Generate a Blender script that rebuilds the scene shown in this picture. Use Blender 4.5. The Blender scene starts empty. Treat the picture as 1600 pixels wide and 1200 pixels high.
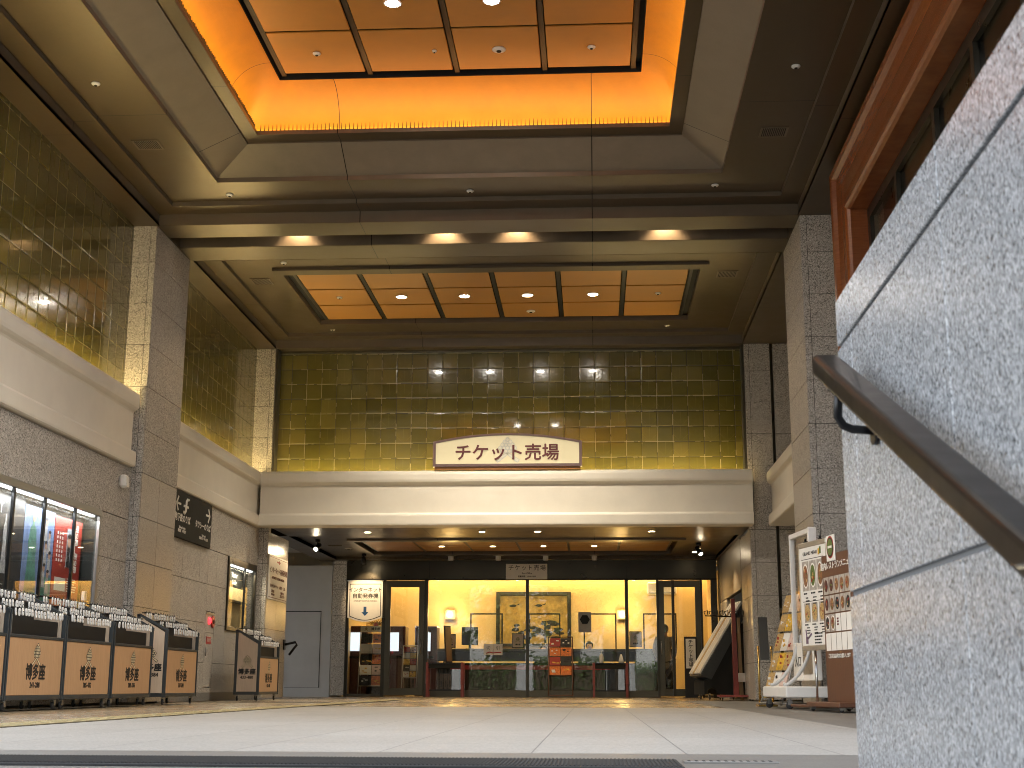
import bpy, bmesh, math, random
from mathutils import Vector, Matrix
R=math.radians; rnd=random.Random(7)
S=bpy.context.scene; COL=S.collection
# ---------------------------------------------------------------- camera
FL=2116.5; PITCH=.2196; YAW=-.06003; ROLL=.003345
def cam_axes():
    f=Vector((math.sin(YAW)*math.cos(PITCH),math.cos(YAW)*math.cos(PITCH),math.sin(PITCH)))
    r=Vector((math.cos(YAW),-math.sin(YAW),0)); u=r.cross(f)
    c,s=math.cos(ROLL),math.sin(ROLL)
    return c*r+s*u, c*u-s*r, f
cd=bpy.data.cameras.new('camera'); cam=bpy.data.objects.new('camera',cd); COL.objects.link(cam)
ar,au,af=cam_axes()
cam.matrix_world=Matrix(((ar.x,au.x,-af.x,0),(ar.y,au.y,-af.y,0),(ar.z,au.z,-af.z,.25),(0,0,0,1)))
cd.sensor_width=36; cd.lens=FL/1600*36; cd.clip_start=.05; cd.clip_end=600
cd.dof.use_dof=True; cd.dof.focus_distance=19; cd.dof.aperture_fstop=11
S.camera=cam
# ---------------------------------------------------------------- sky, sun, exposure
SUN_EL=R(52); SUN_AZ=R(20)          # the sun stands behind the theatre, over its roof
W=bpy.data.worlds.new('World'); S.world=W; W.use_nodes=True
nt=W.node_tree; bg=nt.nodes['Background']; sk=nt.nodes.new('ShaderNodeTexSky'); sk.sky_type='NISHITA'
sk.sun_disc=False; sk.sun_elevation=SUN_EL; sk.sun_rotation=SUN_AZ
hs=nt.nodes.new('ShaderNodeHueSaturation'); hs.inputs['Saturation'].default_value=.30      # hazy bright day
nt.links.new(sk.outputs[0],hs.inputs['Color']); nt.links.new(hs.outputs[0],bg.inputs[0]); bg.inputs[1].default_value=.15
sd=bpy.data.lights.new('sun','SUN'); sd.energy=3; sd.angle=R(.5); sd.color=(1,.95,.88)
sun=bpy.data.objects.new('sun',sd); COL.objects.link(sun)
dv=Vector((math.sin(SUN_AZ)*math.cos(SUN_EL),math.cos(SUN_AZ)*math.cos(SUN_EL),math.sin(SUN_EL)))
sun.rotation_euler=dv.to_track_quat('Z','Y').to_euler(); sun.location=(0,0,60)
S.view_settings.view_transform='Standard'; S.view_settings.look='None'; S.view_settings.gamma=1
S.view_settings.exposure=2.7; S.view_settings.use_curve_mapping=False
S.render.engine='CYCLES'
try:
    S.cycles.use_denoising=True; S.cycles.filter_width=1.0; S.cycles.max_bounces=10; S.cycles.diffuse_bounces=5; S.cycles.glossy_bounces=5
    S.cycles.transparent_max_bounces=12; S.cycles.sample_clamp_indirect=6; S.cycles.caustics_reflective=False; S.cycles.caustics_refractive=False
except Exception: pass
# ---------------------------------------------------------------- materials
def mat(name,col=(.5,.5,.5),rough=.5,metal=0.,spec=None,emit=None,es=0,coat=0):
    m=bpy.data.materials.new(name); m.use_nodes=True; b=m.node_tree.nodes['Principled BSDF']
    b.inputs['Base Color'].default_value=(*col,1); b.inputs['Roughness'].default_value=rough; b.inputs['Metallic'].default_value=metal
    if spec is not None: b.inputs['Specular IOR Level'].default_value=spec
    if coat: b.inputs['Coat Weight'].default_value=coat; b.inputs['Coat Roughness'].default_value=.04
    if emit: b.inputs['Emission Color'].default_value=(*emit,1); b.inputs['Emission Strength'].default_value=es
    return m
class NT:
    def __init__(s,m): s.t=m.node_tree; s.b=s.t.nodes['Principled BSDF']
    def n(s,ty,**k):
        x=s.t.nodes.new('ShaderNode'+ty)
        for a,v in k.items(): setattr(x,a,v)
        return x
    def l(s,a,b): s.t.links.new(a,b)
    def put(s,sock,v):
        if hasattr(v,'links') or isinstance(v,bpy.types.NodeSocket): s.l(v,sock)
        else: sock.default_value=v
    def math(s,op,a,b=0.,c=0.):
        x=s.n('Math',operation=op); s.put(x.inputs[0],a); s.put(x.inputs[1],b)
        if op in('SMOOTH_MIN','COMPARE','MULTIPLY_ADD'): s.put(x.inputs[2],c)
        return x.outputs[0]
    def mix(s,f,a,b,blend='MIX'):
        x=s.n('Mix',data_type='RGBA',blend_type=blend); s.put(x.inputs[0],f)
        s.put(x.inputs[6],a if not isinstance(a,tuple) else (*a,1)); s.put(x.inputs[7],b if not isinstance(b,tuple) else (*b,1))
        return x.outputs[2]
    def noise(s,scale,vec=None,detail=3,rough=.5):
        x=s.n('TexNoise'); x.inputs['Scale'].default_value=scale; x.inputs['Detail'].default_value=detail; x.inputs['Roughness'].default_value=rough
        if vec is not None: s.l(vec,x.inputs['Vector'])
        return x.outputs[0]
    def ramp(s,f,stops,const=False):
        x=s.n('ValToRGB'); e=x.color_ramp.elements
        if const: x.color_ramp.interpolation='CONSTANT'
        while len(e)<len(stops): e.new(.5)
        for i,(p,c) in enumerate(stops): e[i].position=p; e[i].color=(*c,1) if isinstance(c,tuple) else (c,c,c,1)
        s.l(f,x.inputs[0]); return x.outputs[0]
    def pos(s):
        g=s.n('NewGeometry'); x=s.n('SeparateXYZ'); s.l(g.outputs['Position'],x.inputs[0]); return g.outputs['Position'],x.outputs
    def obj(s): return s.n('TexCoord').outputs['Object']
    def bump(s,h,dist=.01,strength=1.):
        x=s.n('Bump'); x.inputs['Distance'].default_value=dist; x.inputs['Strength'].default_value=strength
        s.l(h,x.inputs['Height']); s.l(x.outputs[0],s.b.inputs['Normal'])
    def col(s,v): s.l(v,s.b.inputs['Base Color'])
    def rough(s,v): s.l(v,s.b.inputs['Roughness'])
def vary(name,col,rough=.5,metal=0.,scale=6.,amt=.12,bump=0.,**k):
    m=mat(name,col,rough,metal,**k); t=NT(m); o=t.obj(); f=t.noise(scale,o,5,.6)
    t.col(t.ramp(f,[(.3,tuple(c*(1-amt) for c in col)),(.7,tuple(min(1,c*(1+amt)) for c in col))]))
    t.rough(t.math('ADD',t.math('MULTIPLY',f,.2),rough-.1))
    if bump: t.bump(t.noise(scale*12,o,4),bump)
    return m
def granite(name,dark,mid,light,scale=140.,rough=.45,coat=0.,streak=None,warm=0):
    m=mat(name,mid,rough,coat=coat); t=NT(m); o=t.obj()
    if streak:
        mp=t.n('Mapping'); mp.inputs['Scale'].default_value=streak; t.l(o,mp.inputs[0]); o2=mp.outputs[0]
    else: o2=o
    v=t.n('TexVoronoi'); v.inputs['Scale'].default_value=scale; t.l(o2,v.inputs['Vector'])
    sp=t.n('SeparateColor'); t.l(v.outputs['Color'],sp.inputs[0])
    n1=t.noise(scale*.6,o2,4,.7); n2=t.noise(.9,o,4,.6)
    f=t.math('ADD',t.math('MULTIPLY',sp.outputs[0],.55),t.math('MULTIPLY',n1,.45))
    c=t.ramp(f,[(.22,dark),(.42,mid),(.58,mid),(.78,light)])
    t.col(t.mix(.45,c,t.mix(n2,(.55,.52,.5),(1,1,1)),'MULTIPLY'))
    t.rough(t.math('ADD',t.math('MULTIPLY',n1,.25),rough-.1)); t.bump(f,.0006 if rough<.3 else .0016)
    return m
def bronze(name,col,rough=.36,metal=.55,xs=(),ys=(),wid=.006):
    m=mat(name,col,rough,metal); t=NT(m); P,x=t.pos()
    st=t.n('Mapping'); st.inputs['Scale'].default_value=(2,2,120); t.l(P,st.inputs[0])
    f=t.noise(3.,P,4,.6); g=t.noise(8.,st.outputs[0],3,.5)
    c=t.ramp(t.math('ADD',t.math('MULTIPLY',f,.7),t.math('MULTIPLY',g,.3)),[(.3,tuple(a*.88 for a in col)),(.7,tuple(a*1.1 for a in col))])
    k=None
    for ax,vals in((0,xs),(1,ys)):
        for v in vals:
            d=t.math('LESS_THAN',t.math('ABSOLUTE',t.math('SUBTRACT',x[ax],v)),wid); k=d if k is None else t.math('MAXIMUM',k,d)
    if k is not None:
        c=t.mix(k,c,(.008,.007,.006)); t.bump(t.math('SUBTRACT',1.,k),.006)
    t.col(c); t.rough(t.math('ADD',t.math('MULTIPLY',f,.16),rough-.08)); return m
def tiles(name,ax,off=0.):
    m=mat(name,(.12,.1,.02),.1,coat=.6); t=NT(m); P,x=t.pos()
    u=t.math('DIVIDE',t.math('ADD',x[ax],off),.3); v=t.math('DIVIDE',t.math('ADD',x[2],.22),.3)
    cb=t.n('CombineXYZ'); t.l(t.math('FLOOR',u),cb.inputs[0]); t.l(t.math('FLOOR',v),cb.inputs[1])
    w=t.n('TexWhiteNoise',noise_dimensions='3D'); t.l(cb.outputs[0],w.inputs['Vector'])
    sc=t.n('SeparateColor'); t.l(w.outputs['Color'],sc.inputs[0])
    fu=t.math('FRACT',u); fv=t.math('FRACT',v)
    e=t.math('MINIMUM',t.math('MINIMUM',fu,t.math('SUBTRACT',1.,fu)),t.math('MINIMUM',fv,t.math('SUBTRACT',1.,fv)))
    n=t.noise(9.,P,5,.6); n3=t.noise(2.2,P,3,.5)
    c=t.ramp(w.outputs['Value'],[(0.,(.066,.058,.012)),(.3,(.082,.071,.015)),(.75,(.096,.082,.018)),(1.,(.135,.112,.028))])
    c=t.mix(t.math('MULTIPLY',n,.35),c,(.125,.108,.022))
    # faint radiating rays pressed into the glaze of some tiles
    cu=t.math('SUBTRACT',fu,.5); cv=t.math('SUBTRACT',fv,0.)
    ang=t.math('ARCTAN2',cv,cu); ray=t.math('LESS_THAN',t.math('ABSOLUTE',t.math('SINE',t.math('MULTIPLY',ang,4.))),.05)
    ray=t.math('MULTIPLY',ray,t.math('GREATER_THAN',sc.outputs[2],.55))
    c=t.mix(t.math('MULTIPLY',ray,.22),c,(.3,.26,.08))
    gm=t.math('LESS_THAN',e,.016)
    gcol=t.mix(t.math('GREATER_THAN',t.noise(4.,P,2),.5),(.03,.024,.008),(.24,.20,.10))
    t.col(t.mix(gm,c,gcol))
    sm=t.math('MINIMUM',t.math('MULTIPLY',e,14.),1.)
    tilt=t.math('ADD',t.math('MULTIPLY',t.math('SUBTRACT',sc.outputs[0],.5),fu),t.math('MULTIPLY',t.math('SUBTRACT',sc.outputs[1],.5),fv))
    h=t.math('ADD',t.math('ADD',t.math('MULTIPLY',sm,.55),t.math('MULTIPLY',tilt,.8)),t.math('MULTIPLY',n3,.5))
    h=t.math('ADD',h,t.math('MULTIPLY',n,.22))
    t.bump(h,.006); t.rough(t.math('ADD',t.math('MULTIPLY',gm,.5),t.math('ADD',.06,t.math('MULTIPLY',n,.16)))); return m
def floor_mat(name,c1,c2,rough,jx=.6,jy=.9,ox=.25,oy=0.,sc=160.,jcol=(.16,.15,.14)):
    m=mat(name,c1,rough); t=NT(m); P,x=t.pos()
    v=t.n('TexVoronoi'); v.inputs['Scale'].default_value=sc; t.l(P,v.inputs['Vector'])
    sp=t.n('SeparateColor'); t.l(v.outputs['Color'],sp.inputs[0]); n=t.noise(1.1,P,5,.65); n2=t.noise(60.,P,3)
    c=t.mix(t.math('ADD',t.math('MULTIPLY',sp.outputs[0],.6),t.math('MULTIPLY',n2,.4)),c1,c2)
    u=t.math('DIVIDE',t.math('ADD',x[0],ox),jx); w=t.math('DIVIDE',t.math('ADD',x[1],oy),jy)
    cb=t.n('CombineXYZ'); t.l(t.math('FLOOR',u),cb.inputs[0]); t.l(t.math('FLOOR',w),cb.inputs[1])
    wn=t.n('TexWhiteNoise',noise_dimensions='3D'); t.l(cb.outputs[0],wn.inputs['Vector'])
    c=t.mix(.5,c,t.mix(t.math('ADD',t.math('MULTIPLY',n,.6),t.math('MULTIPLY',wn.outputs['Value'],.4)),(.6,.58,.55),(1,1,1)),'MULTIPLY')
    fu=t.math('FRACT',u); fw=t.math('FRACT',w)
    j=t.math('MAXIMUM',t.math('LESS_THAN',fu,.006/jx),t.math('LESS_THAN',fw,.006/jy))
    t.col(t.mix(j,c,jcol)); t.rough(t.math('ADD',rough-.1,t.math('MULTIPLY',n,.25)))
    t.bump(t.math('SUBTRACT',t.math('MULTIPLY',n2,.15),j),.003); return m
def glass(name,tint=(1,1,1),ior=1.7,rough=0.0,add=0.):
    m=bpy.data.materials.new(name); m.use_nodes=True; t=m.node_tree; t.nodes.remove(t.nodes['Principled BSDF'])
    o=t.nodes['Material Output']; tr=t.nodes.new('ShaderNodeBsdfTransparent'); tr.inputs[0].default_value=(*tint,1)
    g=t.nodes.new('ShaderNodeBsdfGlossy'); g.inputs['Roughness'].default_value=rough
    mx=t.nodes.new('ShaderNodeMixShader'); fr=t.nodes.new('ShaderNodeFresnel'); ge=t.nodes.new('ShaderNodeNewGeometry'); mi=t.nodes.new('ShaderNodeMix')
    mi.inputs[2].default_value=ior; mi.inputs[3].default_value=1/ior; t.links.new(ge.outputs['Backfacing'],mi.inputs[0]); t.links.new(mi.outputs[0],fr.inputs[0])   # same reflectance on both sides of the sheet
    t.links.new(fr.outputs[0],mx.inputs[0]); t.links.new(tr.outputs[0],mx.inputs[1]); t.links.new(g.outputs[0],mx.inputs[2]); t.links.new(mx.outputs[0],o.inputs[0])
    return m
def emis(name,c,s): return mat(name,c,.4,emit=c,es=s)
def wood(name,c1,c2,rough=.4,sc=(18,18,1.2)):
    m=mat(name,c1,rough); t=NT(m); o=t.obj(); mp=t.n('Mapping'); mp.inputs['Scale'].default_value=sc; t.l(o,mp.inputs[0])
    f=t.noise(3.,mp.outputs[0],6,.65); t.col(t.ramp(f,[(.3,c1),(.7,c2)])); t.rough(t.math('ADD',rough-.08,t.math('MULTIPLY',f,.2))); t.bump(f,.0012); return m
JX=(-3.3,.035); JY=(10.1,15.0)
M={}
M['soffit']=bronze('bronze_panel',(.082,.058,.031),.34,.5,JX,JY)
M['soffit_far']=bronze('bronze_panel_far',(.082,.058,.031),.34,.5,JX,(23.1,))
M['step']=bronze('bronze_step',(.165,.13,.095),.4,.5,JX,JY)
M['slope']=bronze('bronze_slope',(.235,.205,.165),.45,.4,JX,(10.1,16.35))
M['dark']=mat('dark_metal',(.018,.016,.014),.38,.6)
M['black']=mat('black_gap',(.006,.006,.006),.8)
M['cove']=bronze('gold_leaf_panel',(.60,.245,.014),.5,.1,JX,(10.6,15.6),.004)
M['gold']=vary('copper_panel',(.45,.205,.036),.42,.15,3,.08)
M['gold2']=vary('copper_panel_far',(.42,.20,.042),.42,.15,3,.08)
M['tile_back']=tiles('olive_tile_back',0,.235-.0)
M['tile_left']=tiles('olive_tile_left',1,.06)
M['granite']=granite('granite_rough',(.10,.095,.085),(.46,.43,.385),(.74,.71,.66),95,.55)
M['granite_pol']=granite('granite_polished',(.18,.165,.14),(.42,.38,.33),(.58,.53,.47),110,.27)
M['granite_blue']=granite('granite_dark_return',(.05,.052,.055),(.17,.17,.165),(.30,.30,.29),150,.4)
M['granite_stair']=granite('granite_stair_wall',(.05,.055,.06),(.31,.328,.348),(.56,.585,.61),270,.2,streak=(1,1,.6))
M['joint']=mat('joint_mortar',(.035,.032,.03),.9)
M['fascia']=vary('cream_plaster',(.74,.69,.59),.5,0,2.5,.04,.0004)
M['floor']=floor_mat('floor_pale_granite',(.25,.238,.215),(.49,.468,.428),.5,sc=110.)
M['floor_tan']=floor_mat('floor_tan_granite',(.26,.21,.14),(.40,.33,.23),.24,.9,2.4,.3,.4)
M['floor_dark']=floor_mat('floor_grey_border',(.13,.125,.115),(.24,.23,.21),.4,.6,.9)
M['asphalt']=vary('asphalt',(.055,.055,.055),.85,0,40,.2,.002)
M['pave']=vary('plaza_paving',(.36,.34,.31),.7,0,3,.15)
M['bronze_dk']=bronze('dark_bronze_frame',(.045,.04,.03),.3,.7)
M['bronze_mid']=bronze('bronze_door_frame',(.085,.075,.055),.32,.7)
M['glass']=glass('window_glass',(.96,.97,.95),1.6)
M['glass_case']=glass('case_glass',(.96,.97,.96),1.55)
M['acrylic']=glass('acrylic',(.985,.98,.97),1.3)
M['cream']=vary('cream_wall',(.70,.54,.27),.6,0,1.5,.04)
M['white']=vary('white_paint',(.78,.77,.74),.45,0,5,.04)
M['greywhite']=vary('grey_panel_paint',(.50,.50,.50),.5,0,2,.06)
M['paper']=vary('white_paper',(.80,.78,.73),.6,0,8,.03)
M['ink']=mat('black_ink',(.012,.012,.012),.6)
M['maroon']=mat('maroon_letter',(.13,.028,.03),.5)
M['blue']=mat('blue_arrow',(.02,.09,.24),.5)
M['steel']=vary('brushed_steel',(.34,.335,.32),.36,.85,3,.06)
M['chrome']=mat('chrome',(.7,.7,.7),.1,1)
M['rail']=vary('handrail_steel',(.010,.0075,.006),.36,0.,14,.12,coat=.15,spec=.07)
M['blackiron']=mat('black_iron',(.012,.012,.013),.3,.4)
M['plastic_dk']=vary('charcoal_paint',(.035,.042,.046),.45,0,12,.12)
M['rubber']=mat('black_rubber',(.02,.02,.02),.75)
M['beech']=wood('beech_board',(.46,.275,.145),(.57,.36,.205),.42,(30,30,1.5))
M['beech_pale']=wood('pale_end_board',(.54,.43,.32),(.62,.50,.38),.4,(20,20,1.5))
M['redwood']=wood('red_brown_frame_wood',(.15,.042,.013),(.235,.075,.023),.2,(1.5,2.0,24))
M['brownwood']=wood('brown_stand_wood',(.10,.042,.022),(.15,.066,.036),.4,(20,20,1.4))
M['redpaint']=vary('red_brown_lacquer',(.20,.035,.025),.4,0,10,.15)
M['brass']=vary('brass',(.55,.38,.12),.25,1,20,.1)
M['red']=mat('red_enamel',(.42,.02,.02),.35)
M['signgrey']=vary('sign_charcoal',(.022,.023,.021),.65,0,4,.1,spec=.2)
M['signwhite']=mat('sign_white_letter',(.72,.70,.64),.5)
M['skin']=vary('skin',(.48,.30,.21),.5,0,12,.06)
M['hair']=vary('black_hair',(.012,.010,.009),.45,0,60,.3,.002)
M['coat']=vary('grey_beige_coat',(.30,.27,.21),.85,0,40,.15,.002)
M['trouser']=vary('dark_trousers',(.02,.02,.025),.8,0,30,.2)
M['teal']=vary('teal_poster_ink',(.10,.26,.20),.5,0,9,.4)
M['posterblue']=vary('blue_poster_ink',(.16,.24,.44),.5,0,4,.35)
M['posterred']=vary('red_poster_ink',(.34,.035,.022),.5,0,3,.15)
M['posterblack']=vary('black_poster_ink',(.02,.02,.022),.5,0,5,.5)
M['orange']=vary('orange_flyer_ink',(.62,.17,.03),.5,0,30,.4)
M['yellow']=vary('yellow_flyer_ink',(.68,.42,.05),.5,0,30,.35)
M['pinkpaper']=vary('pale_pink_paper',(.66,.50,.44),.6,0,8,.04)
M['crimson']=mat('crimson_belt',(.40,.02,.025),.5)
M['food']=vary('food_photo',(.26,.12,.055),.45,0,70,.7)
M['greenfood']=vary('green_food_photo',(.12,.17,.04),.45,0,70,.7)
M['pasta']=vary('pasta_photo',(.50,.33,.13),.45,0,80,.5)
M['leaf']=None; M['photo_dark']=vary('dark_food_photo',(.10,.035,.025),.45,0,70,.8)
M['bark']=vary('tree_bark',(.09,.07,.05),.9,0,14,.3,.01)
# ---------------------------------------------------------------- mesh helpers
class MB:
    def __init__(s): s.bm=bmesh.new(); s.mats=[]; s.cur=0
    def use(s,m):
        if m not in s.mats: s.mats.append(m)
        s.cur=s.mats.index(m); return s
    def face(s,vs,smooth=False):
        try: f=s.bm.faces.new(vs)
        except ValueError: return None
        f.material_index=s.cur; f.smooth=smooth; return f
    def poly(s,pts): return s.face([s.bm.verts.new(p) for p in pts])
    def box(s,x0,x1,y0,y1,z0,z1,bev=0.,mx=None):
        x0,x1=min(x0,x1),max(x0,x1); y0,y1=min(y0,y1),max(y0,y1); z0,z1=min(z0,z1),max(z0,z1)
        bev=min(bev,(x1-x0)*.45,(y1-y0)*.45,(z1-z0)*.45)
        c=Vector(((x0+x1)/2,(y0+y1)/2,(z0+z1)/2)); h=Vector(((x1-x0)/2,(y1-y0)/2,(z1-z0)/2))
        if bev<=0:
            v=[s.bm.verts.new(c+Vector((h.x*a,h.y*b,h.z*d))) for a in(-1,1) for b in(-1,1) for d in(-1,1)]
            for q in((0,1,3,2),(4,6,7,5),(0,4,5,1),(2,3,7,6),(0,2,6,4),(1,5,7,3)): s.face([v[i] for i in q])
        else:
            v={}
            for a in(-1,1):
                for b in(-1,1):
                    for d in(-1,1):
                        for k in range(3):
                            hh=[h.x-bev,h.y-bev,h.z-bev]; hh[k]+=bev
                            v[a,b,d,k]=s.bm.verts.new(c+Vector((hh[0]*a,hh[1]*b,hh[2]*d)))
            for k in range(3):
                i,j=[q for q in range(3) if q!=k]
                for sg in(-1,1):
                    loop=[]
                    for p,q in((-1,-1),(1,-1),(1,1),(-1,1)):
                        t=[0,0,0]; t[k]=sg; t[i]=p; t[j]=q; loop.append(v[(*t,k)])
                    s.face(loop)
            for k in range(3):
                i,j=[q for q in range(3) if q!=k]
                for p in(-1,1):
                    for q in(-1,1):
                        t0=[0,0,0]; t0[i]=p; t0[j]=q; t0[k]=-1; t1=list(t0); t1[k]=1
                        s.face([v[(*t0,i)],v[(*t1,i)],v[(*t1,j)],v[(*t0,j)]])
            for a in(-1,1):
                for b in(-1,1):
                    for d in(-1,1): s.face([v[a,b,d,0],v[a,b,d,1],v[a,b,d,2]])
        if mx is not None:
            for vv in list(s.bm.verts)[-24 if bev>0 else -8:]: vv.co=mx@vv.co
        return s
    def prism(s,pts,axis,a0,a1):
        """2-D outline (the two other axes, in order) swept along axis"""
        def p3(p,a):
            return Vector((a,p[0],p[1])) if axis==0 else Vector((p[0],a,p[1])) if axis==1 else Vector((p[0],p[1],a))
        A=[s.bm.verts.new(p3(p,a0)) for p in pts]; B=[s.bm.verts.new(p3(p,a1)) for p in pts]; n=len(pts)
        for i in range(n): s.face([A[i],A[(i+1)%n],B[(i+1)%n],B[i]])
        s.face(A[::-1]); s.face(B); return s
    def tube(s,pts,r,seg=10,caps=True,r2=None):
        pts=[Vector(p) for p in pts]; rings=[]; n=len(pts)
        for i,p in enumerate(pts):
            d=(pts[min(i+1,n-1)]-pts[max(i-1,0)]).normalized()
            a=d.orthogonal().normalized() if i==0 else (pa-d*pa.dot(d)).normalized()
            pa=a; b=d.cross(a); rr=r if r2 is None else r+(r2-r)*i/(n-1)
            rings.append([s.bm.verts.new(p+(a*math.cos(2*math.pi*k/seg)+b*math.sin(2*math.pi*k/seg))*rr) for k in range(seg)])
        for A,B in zip(rings,rings[1:]):
            for k in range(seg): s.face([A[k],A[(k+1)%seg],B[(k+1)%seg],B[k]],True)
        if caps: s.face(rings[0][::-1]); s.face(rings[-1])
        return s
    def lathe(s,c,prof,axis=2,seg=20):
        """prof: (radius, height) pairs round an axis through c"""
        c=Vector(c); rings=[]
        for r,h in prof:
            ring=[]
            for k in range(seg):
                a=2*math.pi*k/seg; u,v=r*math.cos(a),r*math.sin(a)
                q=Vector((u,v,h)) if axis==2 else Vector((u,h,v)) if axis==1 else Vector((h,u,v))
                ring.append(s.bm.verts.new(c+q))
            rings.append(ring)
        for A,B in zip(rings,rings[1:]):
            for k in range(seg): s.face([A[k],A[(k+1)%seg],B[(k+1)%seg],B[k]],True)
        s.face(rings[0][::-1]); s.face(rings[-1]); return s
    def loft(s,loops,close=False):
        rings=[[s.bm.verts.new(p) for p in L] for L in loops]; n=len(rings[0])
        for A,B in zip(rings,rings[1:]):
            for k in range(n): s.face([A[k],A[(k+1)%n],B[(k+1)%n],B[k]])
        return rings
    def xf(s,mx):
        for v in s.bm.verts: v.co=mx@v.co
        return s
def wl(o):
    p=Vector(o.location)
    while o.parent: o=o.parent; p+=Vector(o.location)
    return p
def obj(name,mb,m=None,parent=None):
    """one mesh object; geometry is given in world coordinates (or the thing's own while it stands at the origin)"""
    bmesh.ops.recalc_face_normals(mb.bm,faces=mb.bm.faces[:])
    me=bpy.data.meshes.new(name); mb.bm.to_mesh(me); mb.bm.free()
    for q in(mb.mats or [m]): me.materials.append(q)
    o=bpy.data.objects.new(name,me); COL.objects.link(o)
    if parent is not None:
        o.parent=parent; me.transform(Matrix.Translation(-wl(parent)))
    else:
        xs=[v.co for v in me.vertices]
        c=Vector(((min(v.x for v in xs)+max(v.x for v in xs))/2,(min(v.y for v in xs)+max(v.y for v in xs))/2,min(v.z for v in xs)))
        me.transform(Matrix.Translation(-c)); o.location=c
    return o
def tag(o,label,cat,group=None):
    o['label']=label; o['category']=cat
    if group: o['group']=group
    return o
def thing(name,label,cat,loc=(0,0,0),rz=0,group=None):
    o=bpy.data.objects.new(name,None); COL.objects.link(o); o.location=loc; o.rotation_euler=(0,0,rz); o.empty_display_size=.2
    return tag(o,label,cat,group)
def struct(name,mb,m=None,parent=None):
    o=obj(name,mb,m,parent)
    if parent is None: o['kind']='structure'
    return o
def dup(o,loc=None,label=None,parent=None):
    c=o.copy(); COL.objects.link(c); c.parent=parent
    if loc is not None: c.location=loc
    if label: c['label']=label
    for ch in o.children: dup(ch,None,None,c)
    return c
RX=Matrix.Rotation(R(90),4,'X')
FACE_CAM=RX                                              # lettering that faces the street (-Y)
FACE_HALL=Matrix.Rotation(R(90),4,'Z')@RX                # lettering on the left wall, facing +X
def text(name,s,size,m,parent,loc,rot=FACE_CAM,align='CENTER',ext=.001,bold=0.,sx=1.,spacing=1.,line=1.):
    cu=bpy.data.curves.new('t','FONT'); cu.body=s; cu.size=size; cu.align_x=align; cu.align_y='CENTER'; cu.extrude=ext
    cu.resolution_u=2; cu.space_character=spacing; cu.space_line=line
    o=bpy.data.objects.new('t',cu); COL.objects.link(o); dg=bpy.context.evaluated_depsgraph_get(); dg.update()
    me=bpy.data.meshes.new_from_object(o.evaluated_get(dg)); bpy.data.objects.remove(o); bpy.data.curves.remove(cu)
    if bold>0:                                            # heavier strokes: the same letters laid again, a hair to each side
        bm=bmesh.new(); bm.from_mesh(me); src=bm.verts[:]+bm.edges[:]+bm.faces[:]; k=1
        for dx,dy in((bold,0),(-bold,0),(0,bold),(0,-bold)):
            d=bmesh.ops.duplicate(bm,geom=src); bmesh.ops.translate(bm,vec=(dx,dy,.00015*k),verts=[q for q in d['geom'] if isinstance(q,bmesh.types.BMVert)]); k+=1
        bm.to_mesh(me); bm.free()
    me.materials.clear(); me.materials.append(m)
    me.transform(Matrix.Translation(Vector(loc)-(wl(parent) if parent else Vector()))@rot@Matrix.Diagonal((sx,1,1,1)))
    r=bpy.data.objects.new(name,me); COL.objects.link(r); r.parent=parent; return r
def lines(mb,x0,x1,z0,n,dz,h,y,ax=1,frac=(.7,1.)):
    """rows of print too small to read, as thin raised strips"""
    for i in range(n):
        w=(x1-x0)*rnd.uniform(*frac); z=z0-i*dz; p=x0
        while p<x0+w-.004:
            q=min(x0+w,p+rnd.uniform(.5,1.6)*h*2)
            if ax==1: mb.box(p,q,y-.002,y,z-h/2,z+h/2)
            else: mb.box(y,y+.002,p,q,z-h/2,z+h/2)
            p=q+h*.55
def slabs(mb,us,vs,plane,pos,th,m,mj,gap=.007,bev=.002,gapu=None):
    """stone panels with open joints over a dark backing. plane 'x+' faces +X at x=pos, 'y-' faces -Y, 'x-' faces -X"""
    for a,b in zip(us,us[1:]):
        for c,d in zip(vs,vs[1:]):
            mb.use(m); g=gap/2; h=g if gapu is None else gapu/2
            if plane=='y-': mb.box(a+h,b-h,pos,pos+th,c+g,d-g,bev)
            elif plane=='x+': mb.box(pos-th,pos,a+h,b-h,c+g,d-g,bev)
            else: mb.box(pos,pos+th,a+h,b-h,c+g,d-g,bev)
    mb.use(mj); u0,u1,v0,v1=us[0],us[-1],vs[0],vs[-1]
    if plane=='y-': mb.box(u0+.005,u1-.005,pos+.008,pos+th+.03,v0+.005,v1-.005)
    elif plane=='x+': mb.box(pos-th-.03,pos-.008,u0+.005,u1-.005,v0+.005,v1-.005)
    else: mb.box(pos+.008,pos+th+.03,u0+.005,u1-.005,v0+.005,v1-.005)
    return mb
def lamp(parent,loc,kind,watts,col,size=None,rad=.05,target=None,blend=.6,sx=None,sy=None):
    l=bpy.data.lights.new('lamp_light',kind); l.energy=watts; l.color=col
    if kind=='SPOT': l.spot_size=size; l.spot_blend=blend; l.shadow_soft_size=rad
    elif kind=='AREA': l.shape='RECTANGLE'; l.size=sx; l.size_y=sy
    else: l.shadow_soft_size=rad
    o=bpy.data.objects.new('lamp_light',l); COL.objects.link(o); o.parent=parent
    o.location=Vector(loc)-wl(parent)
    if target is not None: o.rotation_euler=(Vector(target)-Vector(loc)).to_track_quat('-Z','Y').to_euler()
    return o
def frange(a,b,step):
    n=max(1,round((b-a)/step)); return [a+(b-a)*i/n for i in range(n+1)]
WARM=(1,.70,.38); NEUT=(1,.88,.70)
# ================================================================ the ground
mb=MB(); mb.box(-120,120,-130,90,-.6,-.42); g=struct('ground',mb,M['asphalt'])
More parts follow.
